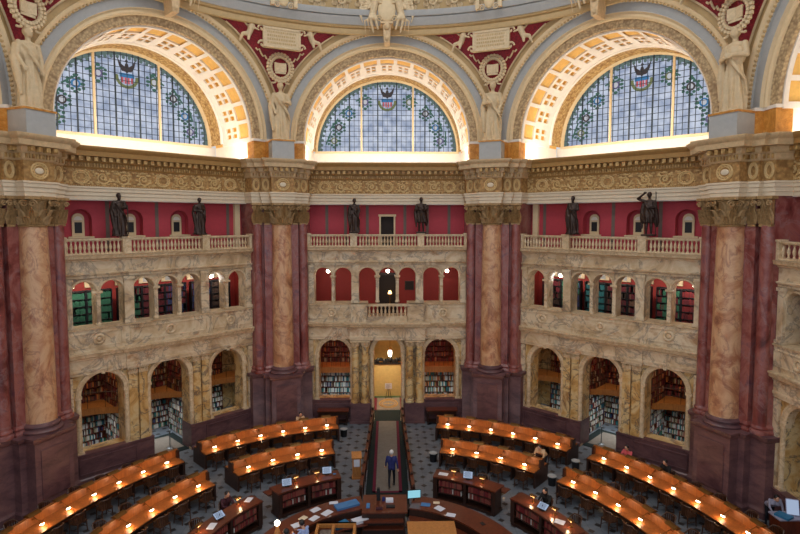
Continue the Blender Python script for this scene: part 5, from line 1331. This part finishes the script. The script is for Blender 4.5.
# ================================================================== CENTRAL SERVICE COUNTER
C_ = thing('service_counter', 'curved wooden service counter ringing the middle of the hall, papers on top', 'counter', (0, 4.2, 0))
for s in (-1, 1):
    A0, A1 = sorted((s * 12.8, s * 100))
    g = G(); g.ring(3.98, 5.0, .98, 1.03, A0, A1); wpart('counter_top', g, M['wood_red'], C_)
    g = G(); g.ring(4.88, 4.94, 0, .98, A0, A1); wpart('front_panel', g, M['wood_red'], C_)
    g = G(); g.ring(3.3, 3.95, .7, .74, A0, A1); wpart('work_shelf', g, M['wood_red'], C_)
    g = G(); g.ring(3.96, 4.02, 0, .98, A0, A1); wpart('rear_panel', g, M['wood_dark'], C_)
D = thing('head_desk', 'square raised wooden desk at the foot of the aisle carpet', 'desk', (-.06, 4.14, 0))
g = G(); g.box(-.92, .86, -.7, .68, 1.04, 1.1); obj('desktop', g, M['wood_red'], D)
for y_ in (-.62, .56): obj('front_panel', G().box(-.9, .74, y_, y_ + .06, 0, 1.04), M['wood_dark'], D)
for x in (-.9, .72): obj('side_panel', G().box(x - .02, x + .04, -.6, .6, 0, 1.04), M['wood_red'], D)
g = G(); g.box(-.85, .7, -.9, -.62, .5, .54); g.box(-.85, .7, -.9, -.62, .78, .82); obj('shelf', g, M['wood_red'], D)
D = thing('tall_cabinet', 'plain light-topped wooden cabinet at the bottom centre of the picture', 'cabinet', (1.6, 1.72, 0))
g = G(); g.box(-.85, .9, -.8, .82, 1.2, 1.25); obj('cabinet_top', g, M['wood_light'], D); g = G(); g.box(-.82, .87, -.77, .79, 0, 1.2); obj('body', g, M['wood_red'], D)
for x in (-.4, .45): g = G(); g.box(x - .36, x + .36, .79, .82, .1, 1.1); d_ = obj('door', g, M['wood_red'], D); obj('knob', G().ball((x + .3, .84, .6), .025, 8), M['bronze_lamp'], d_)
D = thing('open_shelf_unit', 'open wooden shelf unit with dark compartments at the bottom left of centre', 'shelf', (-1.86, 1.72, 0))
g = G(); g.box(-.72, .72, .74, .84, 1.2, 1.25)
for x in (-.68, -.1, .68): g.box(x - .05, x + .05, -.7, .84, 0, 1.22)
g.box(-.7, .7, -.7, -.62, 0, 1.25); g.box(-.72, .72, .7, .84, 1.1, 1.25); obj('frame', g, M['wood_light'], D)
g = G(); g.box(-.66, .66, -.6, .7, .9, .93); obj('shelf', g, M['wood_dark'], D)
g = G(); g.box(-.6, -.2, -.3, .3, 0, .3); tag(obj('grey_machine', g, M['steel'], loc=(-1.8, 1.8, .93)), 'grey machine inside the open shelf unit at the bottom', 'machine')
T = thing('monitor', 'bright cyan computer monitor at the right of the head desk', 'monitor', (1.1, 4.45, .0), radians(8))
g = G(); g.box(-.28, .28, 0, .04, 1.12, 1.48); obj('screen_frame', g, M['black'], T); obj('screen_surface', G().box(-.255, .255, -.005, .0, 1.15, 1.46), M['screen_cyan'], T)
g = G(); g.box(-.3, .3, -.15, .25, .7, .76); g.tube([(0, .05, .76), (0, .03, 1.2)], .03, 8); g.box(-.24, -.2, -.1, .2, 0, .7); g.box(.2, .24, -.1, .2, 0, .7); obj('stand', g, M['black'], T)
items = [(4.85, -26.5, .34, .2, 'paper', 'small white paper near the outer edge of the left service counter'), (4.75, -36.5, .36, .28, 'paper', 'larger white sheet in the middle of the left service counter'), (4.25, -41, .36, .26, 'paper', 'white folded sheet on the inner edge of the left service counter'),
         (4.28, -33.2, .4, .3, 'paper', 'white sheet lying beside the blue folders on the left service counter'), (4.35, -50.5, .4, .3, 'paper', 'white papers beside the seated staff at the left service counter'), (4.55, -45, .3, .24, 'ivory', 'cream papers at the outer left of the service counter'),
         (4.4, 20.5, .36, .26, 'bluepaper', 'dark blue booklet on the right service counter next to the monitor'), (4.35, 28.5, .36, .3, 'paper', 'white sheet in the middle of the right service counter'), (4.15, 36.5, .34, .24, 'paper', 'white sheet on the inner edge of the right service counter'), (4.7, 25, .24, .16, 'ivory', 'small cream card on the right service counter'),
         (4.5, 53, .2, .14, 'black', 'small black device on the far right of the service counter')]
for r, az, w, h, m, lab in items: sheet(r, az, 1.03, w, h, m, lab, yaw=random.uniform(-.4, .4))
sheet(4.4, -21.5, 1.03, .95, .42, 'bluepaper', 'long stack of light blue folders on the left service counter', 'folder_stack', 'folders', .1, .08)
sheet(3.62, -29, .74, .6, .34, 'cyan', 'teal folders on the lower shelf of the left service counter', 'folder_stack', 'folders', .2, .1)
sheet(3.62, -17, .74, .6, .34, 'paper', 'stack of white papers on the lower shelf left of the head desk', 'paper_stack', 'papers', .2, .1)
for x, y, w, h, t, m, nm_, lab, cat in ((-.35, 3.85, .14, .14, .5, 'black', 'desk_phone_tower', 'tall dark device standing on the head desk', 'device'), (0.1, 3.75, .3, .24, .1, 'paper', 'paper_tray', 'white paper tray on the head desk', 'tray'), (.14, 3.3, .34, .2, .05, 'black', 'keyboard', 'black keyboard on the head desk', 'keyboard'),
                                      (-.75, 3.4, .14, .36, .03, 'bluepaper', 'notepad', 'blue notepad on the left end of the head desk', 'notepad'), (-.3, 3.15, .26, .16, .06, 'maroon', 'red_box', 'small dark red box on the near edge of the head desk', 'box'), (-.14, 3.8, .12, .12, .14, 'navy', 'pen_pot', 'dark blue pen pot on the head desk', 'pot')):
    g = G(); g.box(-w / 2, w / 2, -h / 2, h / 2, 0, t * .8); g.box(-w / 2 + .015, w / 2 - .015, -h / 2 + .015, h / 2 - .015, t * .8, t); tag(obj(nm_, g, M[m], loc=(x, y + .55, 1.1)), lab, cat)
T = thing('counter_lamp', 'glowing globe lamp on an orange base at the lower left of the counter', 'lamp', (-3.95, 2.05, 1.03))
g = G(); g.lathe((0, 0, 0), [(.16, 0), (.12, .1), (.06, .3), (.04, .42)], 14); obj('base', g, M['wood_light'], T); obj('globe', G().ball((0, 0, .5), .1, 14), M['bulb'], T)
l = bpy.data.lights.new('globe_light', 'POINT'); l.energy = 4; l.color = (1, .75, .5); l.shadow_soft_size = .1; lo = bpy.data.objects.new('globe_light', l); COL.objects.link(lo); lo.parent = T; lo.location = (0, .02, .72)

# lectern, consoles, bins
T = thing('lectern', 'honey-coloured wooden lectern with a white notice, left of the aisle', 'lectern', (-1.48, 8.6, 0), .1)
g = G(); g.box(-.2, .2, -.17, .17, .05, 1.05); g.box(-.23, .23, -.2, .2, 0, .08); obj('body', g, M['wood_light'], T)
g = G(); g.add([(-.24, -.22, 1.03), (.24, -.22, 1.03), (.24, .2, 1.18), (-.24, .2, 1.18), (-.24, -.22, 1.07), (.24, -.22, 1.07), (.24, .2, 1.22), (-.24, .2, 1.22)], [(0, 1, 2, 3), (4, 5, 6, 7), (0, 1, 5, 4), (1, 2, 6, 5), (2, 3, 7, 6), (3, 0, 4, 7)]); obj('sloping_top', g, M['wood_light'], T)
obj('notice', G().box(-.14, .14, -.19, -.175, .62, .98), M['paper'], T)
for s in (-1, 1):
    sd = 'left' if s < 0 else 'right'
    T = thing('console_table', 'dark wooden side table against the marble dado under the %s arch of the central screen' % sd, 'table', (s * 3.3, 15.55, 0), 0, 'side tables')
    g = G(); g.box(-.95, .95, -.33, .33, .86, .92); obj('tabletop', g, M['wood_red'], T); obj('apron', G().box(-.88, .88, -.28, .28, .66, .86), M['wood_dark'], T)
    for x in (-.84, .84):
        for y in (-.25, .25): obj('leg', G().tube([(x, y, 0), (x, y, .7)], [.035, .05], 8), M['wood_dark'], T)
    obj('lower_shelf', G().box(-.85, .85, -.26, .26, .16, .2), M['wood_dark'], T)
for i, (r, az, lab) in enumerate(((13.9, -10.4, 'dark waste bin at the aisle end of the outer centre-left desk'), (13.2, 45.4, 'dark waste bin between the two outer right desks'), (10.9, 45.2, 'dark waste bin beside the standing man at the inner centre-right desk'), (10.6, 12.9, 'dark waste bin at the aisle end of the inner centre-right desk'))):
    T = thing('waste_bin', lab, 'bin', pol(r, az), 0, 'waste bins')
    g = G(); g.lathe((0, 0, 0), [(.17, 0), (.2, .42), (.215, .44), (.19, .44), (.16, .03)], 16); obj('bucket', g, M['black'], T)
    g = G(); g.lathe((0, 0, .02), [(.0, .3), (.15, .34), (.19, .425), (.21, .43), (.212, .4)], 16); obj('liner', g, M['grey_plaster'], T)
# copying station at the lower right edge
T = thing('corner_counter', 'reddish wooden counter with white edging at the lower right corner', 'counter', (15.45, 3.0, 0), 0)
g = G(); g.box(-.5, .5, -.28, .28, 0, 1.0); obj('body', g, M['wood_red'], T); g = G(); g.box(-.54, .52, -.32, .32, 1.0, 1.05); obj('white_edged_top', g, M['lavgrey'], T)
sheet(15.5, 79.2, 1.05, .5, .4, 'cyan', 'crumpled blue cloth on the corner counter at the lower right', 'blue_cloth', 'cloth', .3, .08)
T = thing('display_screen', 'white glowing tilted panel on the corner counter at the lower right', 'screen', (15.66, 3.05, 1.05), radians(-20))
g = G(); g.obox((0, 0, .3), (1, 0, 0), (0, .3, .95), (0, -.95, .3), .22, .3, .02); obj('screen_frame', g, M['lavgrey'], T); g = G(); g.obox((0, -.03, .31), (1, 0, 0), (0, .3, .95), (0, -.95, .3), .2, .27, .005); obj('screen_surface', g, M['screen'], T)

# ================================================================== PEOPLE
POSE = {
 'walk': dict(hip=(.09, 0, .92), kn=((-.1, -.16, .5), (.1, .02, .48)), an=((-.1, -.2, .09), (.09, .26, .15)), sh=(.19, 0, 1.43), el=((-.27, .06, 1.15), (.26, -.02, 1.15)), wr=((-.3, .02, .9), (.28, -.14, .94)), hd=(0, -.02, 1.64)),
 'stand': dict(hip=(.09, 0, .92), kn=((-.1, -.02, .5), (.1, -.02, .5)), an=((-.1, .02, .09), (.1, .02, .09)), sh=(.19, 0, 1.43), el=((-.25, .03, 1.15), (.25, .03, 1.15)), wr=((-.26, -.08, .9), (.26, -.08, .9)), hd=(0, -.02, 1.64)),
 'sit': dict(hip=(.1, .14, .54), kn=((-.12, -.3, .53), (.12, -.3, .53)), an=((-.12, -.26, .09), (.12, -.26, .09)), sh=(.19, .06, 1.04), el=((-.25, -.1, .84), (.25, -.1, .84)), wr=((-.13, -.34, .84), (.12, -.34, .84)), hd=(0, -.06, 1.25)),
 'lean': dict(hip=(.09, .1, .92), kn=((-.1, .06, .5), (.1, .06, .5)), an=((-.1, .1, .09), (.1, .1, .09)), sh=(.19, -.3, 1.28), el=((-.24, -.42, 1.04), (.24, -.42, 1.04)), wr=((-.18, -.56, .88), (.18, -.56, .88)), hd=(0, -.44, 1.42))}
def person(label, loc, rz, pose, top, bottom, hair, vox=.012, longhair=False):
    P = POSE[pose]; H = 1.75; T = thing('person', label, 'person', loc, rz, 'people in the hall')
    hip, sh, hd = Vector(P['hip']), Vector(P['sh']), Vector(P['hd']); mir = lambda v, s: Vector((v.x * s, v.y, v.z)) if s > 0 else Vector((-v.x, v.y, v.z))
    nk = Vector((0, sh.y, sh.z + .04)); hc = Vector((0, hip.y, hip.z))
    def torso(g, k, legs, arms, bodyq):
        if bodyq:
            mid = (Vector((0, sh.y, sh.z - .12)) + hc) / 2
            for s in (-1, 1):
                g.capsule((s * .07, mid.y, mid.z), (s * .1, sh.y, sh.z - .12), .1 * k, .105 * k); g.capsule((s * .06, hc.y, hc.z), (s * .06, mid.y, mid.z), .11 * k, .095 * k)
            g.capsule((-.13, sh.y, sh.z - .03), (.13, sh.y, sh.z - .03), .06 * k, .06 * k)
        if arms:
            for i, s in enumerate((-1, 1)):
                g.capsule(mir(sh, s), P['el'][i], .052 * k, .042 * k); g.capsule(P['el'][i], P['wr'][i], .042 * k, .03 * k)
        if legs:
            for i, s in enumerate((-1, 1)):
                g.capsule(mir(hip, s), P['kn'][i], .082 * k, .056 * k); g.capsule(P['kn'][i], P['an'][i], .056 * k, .036 * k)
    g = G(); torso(g, .88, True, True, True); g.capsule(nk, hd - Vector((0, 0, .06)), .052, .048); head(g, hd, H, 0, False)
    for i in (0, 1): e, w = Vector(P['el'][i]), Vector(P['wr'][i]); hand(g, H, w, (w - e).normalized(), .85)
    obj('body', fuse(g, M['skin'], vox, 'body', 1), None, T)
    g = G(); torso(g, 1.12, False, True, True); obj('jacket' if pose != 'sit' else 'shirt', fuse(g, M[top], vox * 1.2, 'jacket'), None, T)
    g = G(); torso(g, 1.1, True, False, False); g.capsule((-.05, hc.y, hc.z), (.05, hc.y, hc.z), .11, .11); obj('trousers', fuse(g, M[bottom], vox * 1.2, 'trousers'), None, T)
    for i in (0, 1):
        a = Vector(P['an'][i]); g = G(); g.capsule(a + Vector((0, .04, -.045)), a + Vector((0, -.15, -.05)), .042, .036); obj('shoe', fuse(g, M['black'], .012, 'shoe'), None, T)
    g = G(); R = H * .066; g.ball((hd.x, hd.y + R * .2, hd.z + R * .22), (R * .88, R * .94, R * .98), 16)
    if longhair: g.capsule((hd.x, hd.y + R * .5, hd.z), (hd.x, hd.y + R * .8, hd.z - R * 2), R * .7, R * .5)
    obj('hair', fuse(g, M[hair], .012, 'hair'), None, T)
    return T
person('white-haired man in a navy jacket and black trousers walking along the aisle carpet', (.2, 7.62, .02), pi - .1, 'walk', 'navy', 'trouser', 'hair_grey', .009)
person('man in a beige shirt leaning over the end of the inner centre-right desk', pol(11.75, 40.6), -radians(40.6) , 'lean', 'beige_cloth', 'trouser', 'hair_dark', .011)
person('seated reader in a pink top behind the outer far-right desk', pol(14.78, 53), -radians(53), 'sit', 'pink', 'black_cloth', 'hair_dark')
person('seated reader in black behind the outer far-right desk', pol(14.78, 60.6), -radians(60.6), 'sit', 'black_cloth', 'black_cloth', 'hair_dark')
person('seated reader in a pale beige top behind the outer centre-left desk', pol(14.78, -19.9), radians(19.9), 'sit', 'beige_cloth', 'black_cloth', 'hair_dark')
person('dark-haired reader in maroon seated behind the far-left bookcase counter', pol(8.1, -54.2), radians(54.2), 'sit', 'maroon', 'black_cloth', 'hair_dark')
person('dark-haired reader in black seated behind the far-right bookcase counter', pol(8.1, 54.2), -radians(54.2), 'sit', 'black_cloth', 'black_cloth', 'hair_dark', longhair=True)
person('staff member in a pale blue shirt inside the service counter at lower left', pol(3.55, -58, .35), radians(58) + pi, 'sit', 'paleblue', 'black_cloth', 'hair_dark')
person('staff member in white inside the service counter at the lower left edge', pol(3.7, -69, .35), radians(69) + pi, 'sit', 'paper', 'black_cloth', 'hair_dark')
person('person in a lavender-grey hooded top leaning over the lower right corner counter', (15.5, 4.0, 0), radians(-10), 'lean', 'lavgrey', 'trouser', 'hair_dark')
T = thing('potted_plant', 'small green plant on the mezzanine behind the middle arch of the left screen', 'plant', xfm(-1) @ Vector((-.1, 19.3, 2.0 - FZ)))
g = G(); g.lathe((0, 0, 0), [(.12, 0), (.16, .28), (.13, .28)], 12); obj('pot', g, M['wood_dark'], T)
g = G(); rp_ = random.Random(4)
for i in range(40):
    a = rp_.uniform(0, 6.28); o = Vector((cos(a), sin(a), 0)); leaf(g, (o.x * .05, o.y * .05, .28 + rp_.uniform(0, .6)), o, (-o.y, o.x, 0), rp_.uniform(.2, .5), .16, rp_.uniform(.2, .5))
obj('foliage', g, M['plant'], T)

ZO = 0.0
o = obj('shelved_books', stuff, BM); o['kind'] = 'stuff'; tag(o, 'packed rows of multicoloured books on the alcove and upper gallery shelves', 'books')
